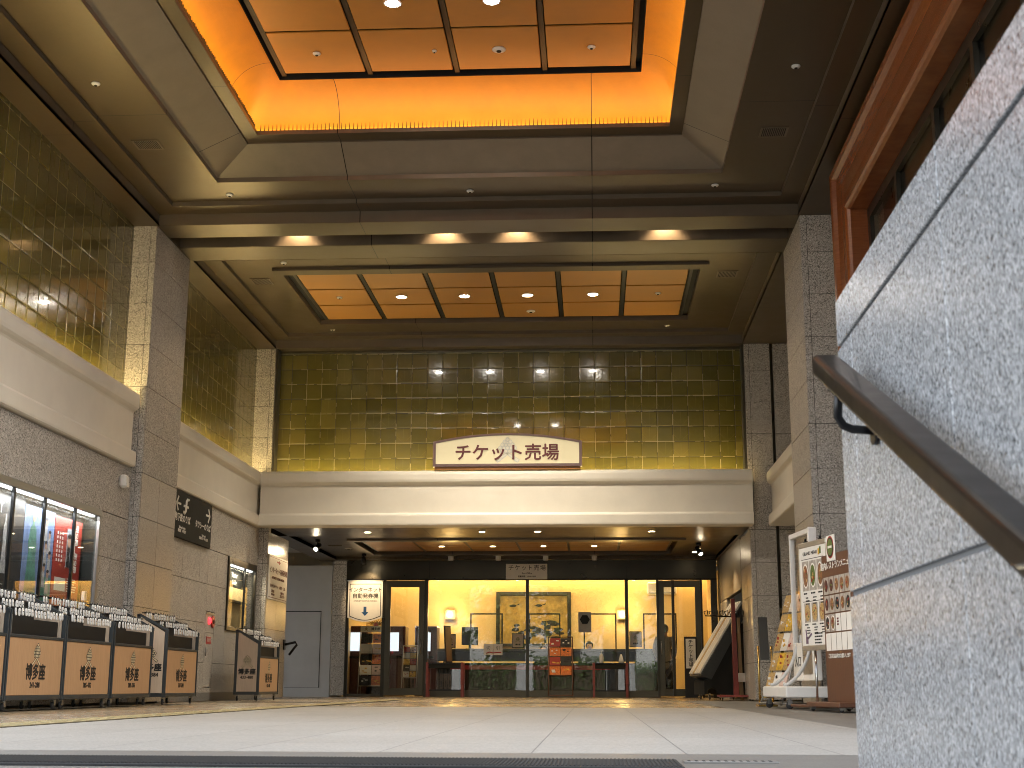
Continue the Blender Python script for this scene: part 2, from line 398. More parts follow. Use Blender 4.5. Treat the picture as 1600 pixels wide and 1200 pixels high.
# plaza level round the stairwell
mb=MB()
for a in((-40,-3.2,-30,3.1),(.93,40,-30,3.1),(-3.2,.93,-30,-4.)): mb.box(a[0],a[1],a[2],a[3],-.4,-.02)
struct('plaza_pavement',mb,M['pave'])
mb=MB(); mb.box(-14,14,3.1,40,-.4,-.008); struct('floor_base',mb,M['floor_tan'])
mb=MB(); mb.box(-3.55,1.64,5.45,17.1,-.006,-.003); struct('pale_floor',mb,M['floor'])
mb=MB(); mb.box(-12,12,3.1,5.45,-.006,-.003); mb.box(1.64,4.4,5.45,25.6,-.006,-.003); struct('grey_floor_border',mb,M['floor_dark'])
mb=MB(); mb.box(-12,12,21.4,21.62,-.006,-.003); mb.box(-3.55,1.64,17.1,17.32,-.006,-.003); struct('floor_joint_band',mb,M['floor_dark'])
mb=MB(); mb.use(M['brass'])
mb.use(vary('tactile_base',(.17,.14,.08),.6,0,8,.2)); mb.box(-3.9,-3.57,5.4,26.5,-.002,.001)
mb.use(vary('tactile_bar',(.46,.38,.20),.45,0,8,.2))
for i in range(70):
    y=5.42+i*.3
    for k in range(4): mb.box(-3.87+k*.085,-3.84+k*.085,y+.02,y+.27,.001,.006,.002)
struct('tactile_paving',mb)
# the stairs going down towards the camera
mb=MB()
for i in range(14): mb.box(-3.2,.62,3.1-.3*(i+1),3.1-.3*i+.02,-.4-.125*(i+1)-.2,-.125*(i+1))
mb.box(-3.2,.93,-4.,-1.12,-2.4,-2.0); st=struct('stairs',mb,M['granite'])
mb=MB(); mb.use(M['rubber']); mb.box(-3.2,.28,4.4,4.87,-.003,.006,.002)
for i in range(260): mb.box(-3.18+i*.0133,-3.174+i*.0133,4.42,4.85,.006,.009)
tag(obj('floor_mat',mb),'dark ribbed rubber mat across the stair head in front of the hall floor','mat')
mb=MB(); mb.use(M['steel']); mb.box(.30,.62,4.78,4.86,-.003,.004,.001); mb.use(M['black'])
for i in range(12): mb.box(.315+i*.025,.325+i*.025,4.79,4.85,.004,.0045)
tag(obj('drain_grate',mb),'narrow metal drain grate in the floor beside the dark mat','drain grate')
# ================================================================ unseen building shell over the hall, added to block sun and sky
mb=MB(); mb.box(-16,16,9.2,48,8.7,17); mb.box(2.6,16,7.2,9.2,6.81,17); mb.box(4.0,16,7.2,9.2,-.4,6.81); mb.box(-16,-7.4,9.2,27.4,-.4,8.7); mb.box(5.2,16,9.2,25,-.4,8.7); mb.box(-16,2.6,8.8,9.2,6.75,17)
mb.box(-16,-9.6,33.25,48,-.4,8.7); mb.box(4.6,16,25,48,-.4,8.7); mb.box(-16,16,40,48,-.4,8.7)
tag(obj('unseen_theatre_mass',mb,M['fascia']),'big unseen theatre block over the ticket hall, added to block sun and sky','building')
# ================================================================ coffered ceilings
def rect(x0,x1,y0,y1,z): return [(x0,y0,z),(x1,y0,z),(x1,y1,z),(x0,y1,z)]
YC=13.9
def ring(mb,*L): mb.loft([rect(x0,x1,2*YC-y1,y1,z) for x0,x1,y1,z in L]); return mb
c1=thing('coffered_ceiling','bronze hall ceiling with the big glowing orange vaulted coffer nearest the street','ceiling',(-1.655,YC,6.75))
mb=MB(); mb.box(-7.6,-6.24,9.2,18.33,6.75,6.80); mb.box(2.935,5.3,7.2,18.33,6.75,6.80); mb.box(-6.24,2.935,9.2,2*YC-18.33,6.75,6.80); obj('border_soffit',mb,M['soffit'],c1)
mb=MB(); ring(mb,(-6.24,2.935,18.33,6.75),(-6.24,2.935,18.33,6.92)); obj('step_moulding',mb,M['step'],c1)
mb=MB(); ring(mb,(-6.24,2.935,18.33,6.92),(-5.95,2.655,18.0,6.92)); obj('outer_panel',mb,M['soffit'],c1)
mb=MB(); ring(mb,(-5.95,2.655,18.0,6.92),(-5.95,2.655,18.0,6.985)); obj('step_moulding',mb,M['step'],c1)
mb=MB(); ring(mb,(-5.95,2.655,18.0,6.985),(-5.10,1.78,17.27,6.985)); obj('inner_panel',mb,M['soffit'],c1)
mb=MB(); ring(mb,(-5.10,1.78,17.27,6.985),(-5.10,1.78,17.27,7.05)); obj('step_moulding',mb,M['step'],c1)
mb=MB(); ring(mb,(-5.10,1.78,17.27,7.05),(-4.56,1.22,16.74,7.315)); obj('sloped_panel',mb,M['slope'],c1)
mb=MB(); ring(mb,(-4.56,1.22,16.74,7.315),(-4.56,1.22,16.74,7.335)); obj('step_moulding',mb,M['step'],c1)
mb=MB(); ring(mb,(-4.56,1.22,16.74,7.335),(-4.37,1.04,16.48,7.335)); obj('coffer_rim',mb,M['soffit'],c1)
mb=MB(); ring(mb,(-4.37,1.04,16.48,7.335),(-4.37,1.04,16.48,7.39),(-4.385,1.055,16.495,7.39),(-4.385,1.055,16.495,7.35),(-4.56,1.23,16.67,7.35)); obj('cove_lip',mb,M['step'],c1)
L=[(-4.56,1.23,16.67,7.35)]
for i in range(13):
    t=math.pi/2*i/12; e=.52*math.cos(t)+.0; L.append((-4.005-e-.0,.675+e,16.11+e,7.42+.505*math.sin(t)))
mb=MB(); ring(mb,*L); cv=obj('cove',mb,M['cove'],c1)
for f in cv.data.polygons: f.use_smooth=True
mb=MB(); mb.use(emis('cove_lamp',(1,.72,.34),1.65)); e=.055
ring(mb,(-4.53,1.20,16.64,7.362),(-4.40,1.07,16.51,7.362)); obj('cove_light',mb,None,c1)
mb=MB(); mb.use(M['bronze_mid'])                     # thin fins added in the light trough, shaped to throw comb shadows
def fin(mb,p,d,h):
    w=.006; q=Vector((-d[1],d[0],0))*w
    a=Vector(p); n=Vector((d[0],d[1],0))
    P=[a-q,a+q,a+q*.25+Vector((0,0,h)),a-q*.25+Vector((0,0,h))]; Q=[v+n*.02 for v in P[:2]]+[v+n*.02 for v in P[2:]]
    A=[mb.bm.verts.new(v) for v in P]; B=[mb.bm.verts.new(v) for v in Q]
    for i in range(4): mb.face([A[i],A[(i+1)%4],B[(i+1)%4],B[i]])
    mb.face(A[::-1]); mb.face(B)
for i in range(100):
    x=-4.33+i*(1.0+4.33)/99; fin(mb,(x,16.50,7.36),(0,1),.115+rnd.random()*.02)
for sx,xx in((-1,-4.39),(1,1.06)):
    for i in range(92): fin(mb,(xx,16.45-i*.055,7.36),(sx,0),.115+rnd.random()*.02)
obj('shadow_fins',mb,None,c1)
XS=[-3.93+1.125*i for i in range(5)]; YS=[15.95-1.14*i for i in range(5)]
for i in range(4):
    for j in range(4):
        mb=MB(); mb.box(XS[i]+.045,XS[i+1]-.045,YS[j+1]+.025,YS[j]-.03,7.925,7.95,.006); obj('coffer_panel',mb,M['gold'],c1)
mb=MB()
for x in XS: mb.box(x-.03,x+.03,YS[-1]-.1,YS[0]+.1,7.95,8.055)
obj('rib',mb,M['dark'],c1)
mb=MB(); mb.box(-4.2,.86,11.3,16.3,8.06,8.1); mb.box(-4.12,-4.0,11.3,16.2,7.93,8.06); mb.box(.675,.80,11.3,16.2,7.93,8.06); mb.box(-4.0,.675,11.3,11.38,7.93,8.06); mb.box(-4.0,.675,16.1,16.2,7.93,8.06); obj('backing',mb,M['black'],c1)
# --- beam pair with the slot of lamps between them
bmn=thing('ceiling_beam','paired bronze ceiling beams with a lamp slot crossing the hall between the stone columns','ceiling beam',(-1.655,19.2,6.75))
mb=MB(); mb.box(-7.6,5.3,18.332,18.88,6.75,7.2); obj('near_beam',mb,M['soffit'],bmn)
mb=MB(); mb.box(-6.24,2.94,19.37,20.0,6.752,7.2); mb.box(-7.6,-6.24,18.88,20.0,6.75,7.2); mb.box(2.94,5.3,18.88,20.0,6.75,7.2); obj('far_beam',mb,M['soffit_far'],bmn)
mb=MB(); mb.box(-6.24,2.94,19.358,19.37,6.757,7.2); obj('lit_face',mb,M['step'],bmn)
mb=MB(); mb.box(-6.24,2.94,18.88,19.358,7.2,7.24); obj('slot_top',mb,M['black'],bmn)
# --- second bay
YB=(20.0,25.65)
def ring2(mb,*L): mb.loft([rect(*a) for a in L]); return mb
c2=thing('coffered_ceiling','flat bronze ceiling bay with a shallow eighteen-panel copper coffer before the tiled wall','ceiling',(-1.69,22.8,6.75))
mb=MB(); mb.box(-7.6,-6.22,20.0,25.66,6.75,6.8); mb.box(2.93,5.3,20.0,25.66,6.75,6.8); mb.box(-7.6,5.3,25.66,26.1,6.752,6.8); obj('border_soffit',mb,M['soffit_far'],c2)
mb=MB(); ring2(mb,(-6.22,2.93,20.01,25.65,6.75),(-6.22,2.93,20.01,25.65,6.92)); obj('step_moulding',mb,M['step'],c2)
mb=MB(); ring2(mb,(-6.22,2.93,20.01,25.65,6.92),(-5.93,2.63,20.3,25.38,6.92)); obj('outer_panel',mb,M['soffit_far'],c2)
mb=MB(); ring2(mb,(-5.93,2.63,20.3,25.38,6.92),(-5.93,2.63,20.3,25.38,6.985)); obj('step_moulding',mb,M['step'],c2)
mb=MB(); ring2(mb,(-5.93,2.63,20.3,25.38,6.985),(-5.25,1.93,21.16,24.95,6.985)); obj('inner_panel',mb,M['soffit_far'],c2)
mb=MB(); ring2(mb,(-5.25,1.93,21.16,24.95,6.985),(-5.25,1.93,21.16,24.95,6.935)); obj('step_moulding',mb,M['step'],c2)
mb=MB(); ring2(mb,(-5.25,1.93,21.16,24.95,6.935),(-5.12,1.80,21.42,24.56,6.935)); obj('coffer_rim',mb,M['soffit_far'],c2)
mb=MB(); ring2(mb,(-5.12,1.80,21.42,24.56,6.935),(-5.12,1.80,21.42,24.56,7.03)); obj('coffer_side',mb,M['step'],c2)
X2=[-4.99+1.111*i for i in range(7)]; Y2=[21.5,22.5,23.5,24.48]; X3=[-5.06+1.127*i for i in range(7)]
for i in range(6):
    for j in range(3):
        mb=MB(); mb.box(X2[i]+.048,X2[i+1]-.048,Y2[j]+.03,Y2[j+1]-.03,7.0,7.02,.004); obj('coffer_panel',mb,M['gold2'],c2)
mb=MB()
for x in X2: mb.box(x-.03,x+.03,21.45,24.5,7.012,7.06)
obj('rib',mb,M['dark'],c2)
mb=MB(); mb.box(-5.24,1.92,21.3,24.8,7.06,7.1); mb.box(-5.115,-4.94,21.43,24.55,7.03,7.06); obj('backing',mb,M['black'],c2)
# --- low canopy before the ticket office
c3=thing('canopy_ceiling','low dark bronze ceiling with a copper coffer over the ticket office entrance','ceiling',(-1.69,29.5,3.24))
mb=MB(); mb.box(-6.24,2.93,25.34,27.5,3.24,3.3); mb.box(-6.7,-6.24,27.46,33.2,3.24,3.5); mb.box(2.93,3.0,25.95,33.2,3.24,3.5); mb.box(-6.24,2.93,32.72,33.2,3.24,3.5); obj('border_soffit',mb,M['soffit_far'],c3)
mb=MB(); ring2(mb,(-6.24,2.93,27.5,32.72,3.24),(-6.24,2.93,27.5,32.72,3.31)); obj('step_moulding',mb,M['step'],c3)
mb=MB(); ring2(mb,(-6.24,2.93,27.5,32.72,3.31),(-5.25,1.96,28.7,32.1,3.31)); obj('outer_panel',mb,M['soffit_far'],c3)
mb=MB(); ring2(mb,(-5.25,1.96,28.7,32.1,3.31),(-5.25,1.96,28.7,32.1,3.27)); obj('step_moulding',mb,M['step'],c3)
mb=MB(); ring2(mb,(-5.25,1.96,28.7,32.1,3.27),(-5.15,1.8,29.0,31.8,3.27),(-5.15,1.8,29.0,31.8,3.45)); obj('coffer_rim',mb,M['soffit_far'],c3)
Y3=[29.1,29.95,30.8,31.65]
for i in range(6):
    for j in range(3):
        mb=MB(); mb.box(X3[i]+.03,X3[i+1]-.03,Y3[j]+.012,Y3[j+1]-.012,3.33,3.35,.004); obj('coffer_panel',mb,M['gold2'],c3)
mb=MB()
for x in X3: mb.box(x-.022,x+.022,29.0,31.8,3.34,3.45)
obj('rib',mb,M['bronze_mid'],c3)
mb=MB(); mb.box(-6.3,3.,27.4,32.8,3.45,3.5); obj('backing',mb,M['black'],c3)
# ================================================================ walls
mb=MB(); mb.box(-6.9,-6.6,9.2,18.33,3.3,6.75); tag(obj('tile_wall',mb,M['tile_left']),'olive glazed tile wall on the left, in front of the near stone column','wall')
mb=MB(); mb.box(-6.9,-6.6,19.97,25.7,3.3,6.75); tag(obj('tile_wall',mb,M['tile_left']),'olive glazed tile wall on the left between the two stone columns','wall')
mb=MB(); mb.box(-6.22,2.95,25.94,26.2,3.3,6.78); tag(obj('tile_wall',mb,M['tile_back']),'olive glazed tile wall behind the lit ticket sign at the back of the hall','wall')
mb=MB(); mb.box(-6.215,-6.17,25.70,25.938,4.2,6.75); mb.box(2.90,2.945,25.70,25.938,4.2,6.75); mb.box(-6.17,2.90,25.90,25.938,6.70,6.75); tag(obj('tile_trim',mb,M['bronze_mid']),'bronze edge trim framing the back tile wall on both sides and top','trim')
FP=[(-.32,3.2),(.05,3.2),(.07,3.215),(.075,3.24),(.075,3.39),(.06,3.415),(.015,3.43),(0,3.45),(0,3.96),(.012,3.985),(.045,4.005),(.07,4.03),(.08,4.07),(.08,4.17),(.07,4.215),(.04,4.245),(0,4.25),(-.02,4.25),(-.02,4.12),(-.32,4.12)]
def fascia(axis,a0,a1,pos,sg,label,z=0):
    mb=MB(); pts=[(pos+sg*d,h+z) for d,h in FP]
    mb.prism(pts,axis,a0,a1); o=obj('fascia_band',mb,M['fascia']); return tag(o,label,'fascia')
fascia(1,9.2,18.24,-6.40,1,'cream moulded band along the left wall under the nearer tiles')
fascia(1,19.98,25.62,-6.40,1,'cream moulded band along the left wall between the two columns')
fascia(0,-6.33,2.99,25.38,-1,'wide cream moulded band across the back under the lit sign')
fascia(1,20.02,25.62,3.37,-1,'short cream moulded band at the right behind the right column',.0)
mb=MB(); mb.box(3.70,4.6,20.02,25.62,3.206,3.3); tag(obj('soffit_slab',mb,M['fascia']),'cream soffit under the cream band at the right','soffit')
ZC=[.08+.6125*k for k in range(12)]; ZC[-1]=6.75; ZC[0]=.02
def col(label,fx0,fx1,fy,sx,side,y1,ylow=None,joints=(),strip=None,fmat='granite',xtra=None):
    t=thing('stone_column',label,'column',((fx0+fx1)/2,fy,0))
    mb=MB(); us=[fx0]+list(joints)+[fx1]
    mb.use(M[fmat]); slabs(mb,us,ZC,'y-',fy,.03,M[fmat],M['joint']); obj('front_cladding',mb,None,t)
    mb=MB(); up=[z for z in ZC if z>3.1]; lo=[z for z in ZC if z<3.2]
    us=[fy+.034,(fy+y1)/2,y1]
    slabs(mb,us,up,side,sx,.03,M['granite'],M['joint'])
    ul=us if ylow is None else [fy+.034,(fy+ylow)/2,ylow]
    slabs(mb,ul,lo,side,sx,.03,M['granite_pol'],M['joint']); obj('side_cladding',mb,None,t)
    return t
col('tall granite column on the left, its front lit gold near the top',-6.62,-6.26,18.33,-6.26,'x+',19.96,None,(-6.35,))
col('far left granite column meeting the back tile wall, sign on its lower side',-6.62,-6.22,25.68,-6.22,'x+',25.9,27.46,(-6.31,))
col('tall granite column on the right beside the wooden window frame',2.95,3.56,18.33,2.95,'x-',20.0,None,(3.04,))
col('far right granite pier at the back right corner of the hall',2.95,3.44,25.68,2.95,'x-',25.9,27.46,(3.04,),fmat='granite')
mb=MB(); slabs(mb,[3.50,4.4],ZC,'y-',25.70,.03,M['granite'],M['joint']); mb.use(M['bronze_dk']); mb.box(3.444,3.496,25.72,25.8,0,6.75); tag(obj('granite_wall',mb),'granite wall strip right of the far right pier, past a dark metal groove','wall')
mb=MB(); mb.use(M['bronze_dk']); mb.box(3.57,3.63,18.34,18.5,0,6.75); slabs(mb,[3.64,4.4],ZC,'y-',18.35,.03,M['granite'],M['joint']); mb.use(M['granite']); mb.box(4.3,5.2,18.4,25.5,3.3,6.75); tag(obj('granite_wall',mb),'granite wall strip right of the right column, mostly hidden by the wooden frame','wall')
ZL=[.02,.61,1.25,1.89,2.47]
mb=MB(); G=M['granite']; J=M['joint']
slabs(mb,frange(9.2,18.32,.98),[2.475,3.19],'x+',-6.4,.03,G,J); slabs(mb,[17.25,17.72,18.32],ZL,'x+',-6.4,.03,G,J); slabs(mb,frange(9.2,17.25,.98),[.02,.61,1.1],'x+',-6.4,.03,G,J); mb.use(G); mb.box(-6.8,-6.40,9.2,11.89,1.1,2.475)
tag(obj('granite_wall',mb),'granite slab wall round the lit poster case on the left','wall')
mb=MB(); slabs(mb,[20.0,20.9,21.85,22.33,22.86,23.54,24.5,25.1,25.66],[2.475,3.19],'x+',-6.4,.03,G,J); slabs(mb,[20.0,20.9,21.85,22.33],ZL,'x+',-6.4,.03,G,J); slabs(mb,[22.33,22.86],[1.45,1.89,2.47],'x+',-6.4,.03,G,J); slabs(mb,[22.86,23.54],ZL,'x+',-6.4,.03,G,J); slabs(mb,[22.33,22.86],[.02,.21],'x+',-6.4,.03,G,J); slabs(mb,[23.54,24.6,25.66],[.02,.61,1.19],'x+',-6.4,.03,G,J); slabs(mb,[25.55,25.66],[1.19,2.47],'x+',-6.4,.03,G,J)
mb.use(M['granite_blue']); mb.box(-6.415,-6.385,20.0,25.66,.0,.14,.004)
tag(obj('granite_wall',mb),'granite slab wall with the fire call point, between the two left columns','wall')
# recess on the far left with the pale service door
mb=MB(); mb.box(-9.6,-6.36,33.0,33.2,-.1,3.12);
w=thing('service_wall','plain pale grey wall panel with a flush door in the far left recess','wall',(-7.4,33,0)); 
obj('wall_panel',mb,M['greywhite'],w)
mb=MB(); mb.use(M['ink'])
for a in((-7.52,-7.50,.02,2.02),(-6.62,-6.605,.2,1.99)): mb.box(a[0],a[1],32.994,33.0,a[2],a[3])
mb.box(-7.52,-6.6,32.994,33.0,2.0,2.02); mb.box(-7.45,-6.62,32.994,33.0,.2,.206); d=obj('door',mb,None,w)
mb=MB(); mb.use(M['steel'])
for z in(.45,1.2,1.75): mb.tube([(-7.56,32.97,z-.09),(-7.56,32.97,z+.09)],.02)
obj('hinge',mb,None,w)
mb=MB(); mb.use(M['greywhite']); mb.box(-12,-6.7,27.46,33.2,3.45,3.5); mb.use(M['ink'])
for y in(28.8,30.2,31.6): mb.box(-9.5,-6.7,y,y+.02,3.446,3.45)
tag(obj('recess_ceiling',mb),'pale panelled ceiling of the far left recess','ceiling')
mb=MB(); slabs(mb,[-6.34,-6.0],ZC[:6]+[3.24],'y-',33.0-.04,.03,M['granite'],M['joint']); tag(obj('granite_wall',mb),'narrow granite pier strip between the pale service wall and the glass front','wall')
# right side of the entrance: polished panel, recess and lintel
mb=MB(); mb.use(M['slope']); mb.box(3.0,3.1,28.0,32.9,2.2,3.24,.005); mb.use(M['granite_pol']); mb.box(3.0,3.1,31.2,32.9,-.1,2.19,.005); mb.box(3.02,3.1,27.48,27.98,-.1,3.24,.005); mb.use(M['bronze_dk']); mb.box(3.5,3.6,27.5,31.2,-.1,2.3)
tag(obj('side_wall',mb),'tan panel wall with a dark recess on the right of the ticket office entrance','wall')
# ================================================================ glass front of the ticket office
GY=33.0
fa=thing('glass_front','dark framed glass front of the ticket office with sliding doors at both ends','shop front',(-1.6,GY,0))
mb=MB(); mb.box(-6.0,2.95,GY-.06,GY+.2,2.79,3.235,.004); obj('header',mb,M['bronze_dk'],fa)
mb=MB(); mb.box(-6.0,2.95,GY-.075,GY-.06,2.755,2.79); mb.box(-3.975,-3.965,GY-.062,GY-.058,2.8,3.23); mb.box(.785,.795,GY-.062,GY-.058,2.8,3.23); obj('header_trim',mb,M['black'],fa)
for a,b in((-6.0,-5.93),(-5.12,-5.03),(-4.09,-4.0),(-1.63,-1.555),(.75,.83),(1.50,1.56),(2.55,2.60),(2.80,2.95)):
    mb=MB(); mb.box(a,b,GY-.05,GY+.06,0,2.79,.004); obj('mullion',mb,M['bronze_dk'],fa)
mb=MB(); mb.box(-4.0,1.5,GY-.04,GY+.05,.005,.16,.004); mb.box(-5.93,-5.12,GY-.04,GY+.05,.005,.06); mb.box(2.6,2.8,GY-.04,GY+.05,.005,.06); obj('bottom_rail',mb,M['bronze_mid'],fa)
for a,b in((-5.93,-5.12),(-4.0,-1.63),(-1.555,.75),(.83,1.5),(2.6,2.8)):
    mb=MB(); mb.box(a,b,GY,GY+.012,.06,2.79); obj('pane',mb,M['glass'],fa)
for x0,x1,hx,y in((-5.03,-4.09,-4.16,GY-.03),(1.56,2.55,1.6,GY+.02)):
    mb=MB(); f=.125
    mb.box(x0,x0+f,y-.03,y+.03,.03,2.75,.004); mb.box(x1-f,x1,y-.03,y+.03,.03,2.75,.004); mb.box(x0+f,x1-f,y-.03,y+.03,2.59,2.75,.004); mb.box(x0+f,x1-f,y-.03,y+.03,.03,.2,.004)
    d=obj('sliding_door',mb,M['bronze_mid'],fa)
    mb=MB(); mb.box(x0+f,x1-f,y-.004,y+.004,.2,2.59); obj('pane',mb,M['glass'],d)
    mb=MB(); mb.tube([(hx+.0,y-.07,1.0),(hx,y-.07,1.32)],.014); mb.tube([(hx,y-.07,1.02),(hx,y-.02,1.02)],.008); mb.tube([(hx,y-.07,1.3),(hx,y-.02,1.3)],.008); obj('handle',mb,M['steel'],d)
mb=MB(); mb.box(1.86,1.93,GY-.07,GY-.01,.03,2.75,.004); obj('meeting_stile',mb,M['bronze_dk'],fa)
# ---------------- office room
mb=MB(); mb.box(-6.1,3.0,GY+.06,40,-.05,-.002); struct('office_floor',mb,M['floor_tan'])
rm=thing('office_room','warm cream walls and ceiling of the ticket office behind the glass','room',(-1.6,36.6,0))
mb=MB(); mb.box(-6.1,3.0,36.6,36.7,0,3.4); mb.box(-6.2,-6.1,GY+.2,36.7,0,3.4); mb.box(3.0,3.1,GY+.2,36.7,0,3.4); obj('wall',mb,M['cream'],rm)
mb=MB(); mb.box(-6.2,3.1,GY+.2,36.3,3.0,3.1); mb.box(-6.2,3.1,36.3,36.7,3.3,3.4); obj('office_ceiling',mb,M['white'],rm)
ol=thing('cove_light','long warm cove light washing the back wall of the ticket office','cove light',(-1.6,36.42,3.2))
mb=MB(); mb.box(-6.0,2.95,36.36,36.46,3.22,3.25); obj('tube',mb,emis('office_cove',(1,.64,.24),4.5),ol)
lamp(ol,(-1.6,35.0,2.95),'AREA',30,(1,.74,.38),target=(-1.6,35.6,0),sx=7.5,sy=1.2)
# counter with a lit kick space
ct=thing('ticket_counter','long dark ticket counter with a pale top behind the glass','counter',(-1.0,34.8,0))
mb=MB(); mb.box(-5.9,1.95,34.45,35.1,1.10,1.17,.006); obj('counter_top',mb,M['bronze_mid'],ct)
mb=MB(); mb.box(-5.9,1.95,34.52,34.6,.02,.82,.004); obj('lower_front',mb,M['signgrey'],ct)
mb=MB(); mb.box(-5.9,1.95,34.50,34.6,.86,1.10); obj('upper_front',mb,M['plastic_dk'],ct)
mb=MB(); mb.box(-3.6,.4,34.512,34.518,.66,.76); obj('red_belt',mb,M['crimson'],ct)
mb=MB(); mb.box(1.0,1.95,34.0,34.5,.02,1.16,.01); obj('end_block',mb,mat('black_gloss_panel',(.015,.017,.016),.08,coat=.5),ct)
# painting of birds over a pine on gold
pt=thing('gold_painting','large gold painting in a dark frame with small birds and dark pine shapes','painting',(-1.6,36.58,1.3))
mb=MB(); 
for a in((-2.6,-2.5,1.28,2.72),(-.70,-.60,1.28,2.72),(-2.5,-.70,2.62,2.72),(-2.5,-.70,1.28,1.36)): mb.box(a[0],a[1],36.53,36.6,a[2],a[3],.006)
obj('frame',mb,M['bronze_dk'],pt)
mb=MB(); mb.box(-2.5,-.7,36.57,36.59,1.36,2.62); obj('canvas',mb,vary('gold_ground',(.42,.29,.075),.5,0,5,.4),pt)
mb=MB(); mb.use(M['ink'])
def blob(mb,cx,cz,rx,rz,y,n=12,j=.25):
    A=[];B=[]
    for i in range(n):
        a=2*math.pi*i/n; k=1+rnd.uniform(-j,j); p=(cx+rx*k*math.cos(a),cz+rz*k*math.sin(a)); A.append(mb.bm.verts.new((p[0],y,p[1]))); B.append(mb.bm.verts.new((p[0],y+.004,p[1])))
    for i in range(n): mb.face([A[i],A[(i+1)%n],B[(i+1)%n],B[i]])
    mb.face(A[::-1]); mb.face(B)
for bx,bz in((-2.15,2.35),(-1.45,2.36)):
    mb=MB(); mb.use(M['ink']); blob(mb,bx,bz,.09,.035,36.563,10,.1); mb.prism([(bx+.05,bz+.01),(bx+.18,bz+.06),(bx+.16,bz+.02)],1,36.56,36.564); mb.prism([(bx-.08,bz+.01),(bx-.14,bz),(bx-.08,bz-.015)],1,36.56,36.564); obj('bird',mb,None,pt)
mb=MB(); mb.use(M['ink'])
for i in range(26): blob(mb,rnd.uniform(-2.1,-.9),rnd.uniform(1.42,1.75)+.25*math.exp(-((rnd.random()-.5)*3)**2),rnd.uniform(.06,.15),rnd.uniform(.03,.07),36.561+.0001*i,9,.3)
mb.box(-1.32,-1.26,36.565,36.568,1.38,1.95); obj('painted_pine',mb,None,pt)
# wall sconces
for x,lb in((-3.83,'warm glowing wall lamp between the left door and the gold painting'),(.75,'warm glowing wall lamp right of the gold painting by the third glass post')):
    s=thing('wall_lamp',lb,'wall lamp',(x,36.5,2.05),0,'wall lamps in the ticket office')
    mb=MB(); mb.use(emis('sconce_shade',(1,.72,.22),.26)); mb.lathe((x,36.5,2.0),[(.11,0),(.135,.03),(.135,.2),(.11,.23)]); obj('shade',mb,None,s)
    mb=MB(); mb.use(M['brass']); mb.box(x-.12,x+.12,36.44,36.6,1.975,1.995,.004); obj('lower_plate',mb,None,s)
    mb=MB(); mb.use(M['brass']); mb.box(x-.1,x+.1,36.47,36.6,2.235,2.25,.004); obj('upper_plate',mb,None,s)
    lamp(s,(x,36.32,2.12),'POINT',7,(1,.66,.26),rad=.1)
# air conditioner
ac=thing('air_conditioner','white wall mounted air conditioner at the top right of the office wall','air conditioner',(1.8,36.5,2.62))
mb=MB(); mb.box(1.42,2.2,36.35,36.6,2.64,2.96,.03); obj('body',mb,M['white'],ac)
mb=MB(); mb.box(1.46,2.16,36.335,36.36,2.66,2.70,.003); obj('louver',mb,M['steel'],ac)
# clear partitions standing on the counter
for i,(a,b,lb) in enumerate(((-3.13,-2.3,'clear counter screen in a thin dark frame, left of the gold painting'),(-1.64,-.84,'clear counter screen in a thin dark frame in front of the gold painting'),(-.26,.57,'clear counter screen right of the painting, a clerk seated behind it'),(1.24,2.08,'clear counter screen farthest right, in front of the standing customer'))):
    t=thing('counter_screen',lb,'counter screen',((a+b)/2,34.75,1.17),0,'clear screens on the ticket counter')
    mb=MB()
    for q in((a,a+.035,1.172,2.06),(b-.035,b,1.172,2.06),(a+.035,b-.035,2.025,2.06)): mb.box(q[0],q[1],34.73,34.76,q[2],q[3],.003)
    obj('frame',mb,M['ink'],t)
    mb=MB(); mb.box(a+.035,b-.035,34.742,34.748,1.2,2.025); obj('sheet',mb,M['acrylic'],t)
def easel(x,z,w,h,y,label,logo=True,m='pinkpaper'):
    t=thing('framed_notice',label,'notice',(x,y,z),0,'small framed notices in the office window')
    mb=MB(); mb.box(x-w/2,x+w/2,y,y+.02,z,z+h,.004); obj('frame',mb,M['blackiron'],t)
    mb=MB(); mb.box(x-w/2+.018,x+w/2-.018,y-.003,y,z+.018,z+h-.018); obj('sheet',mb,M[m],t)
    emblem(t,(x,y-.004,z+h*.56),h*.36,FACE_CAM); text('lettering','博多座',h*.12,M['ink'],t,(x,y-.004,z+h*.22),bold=.002)
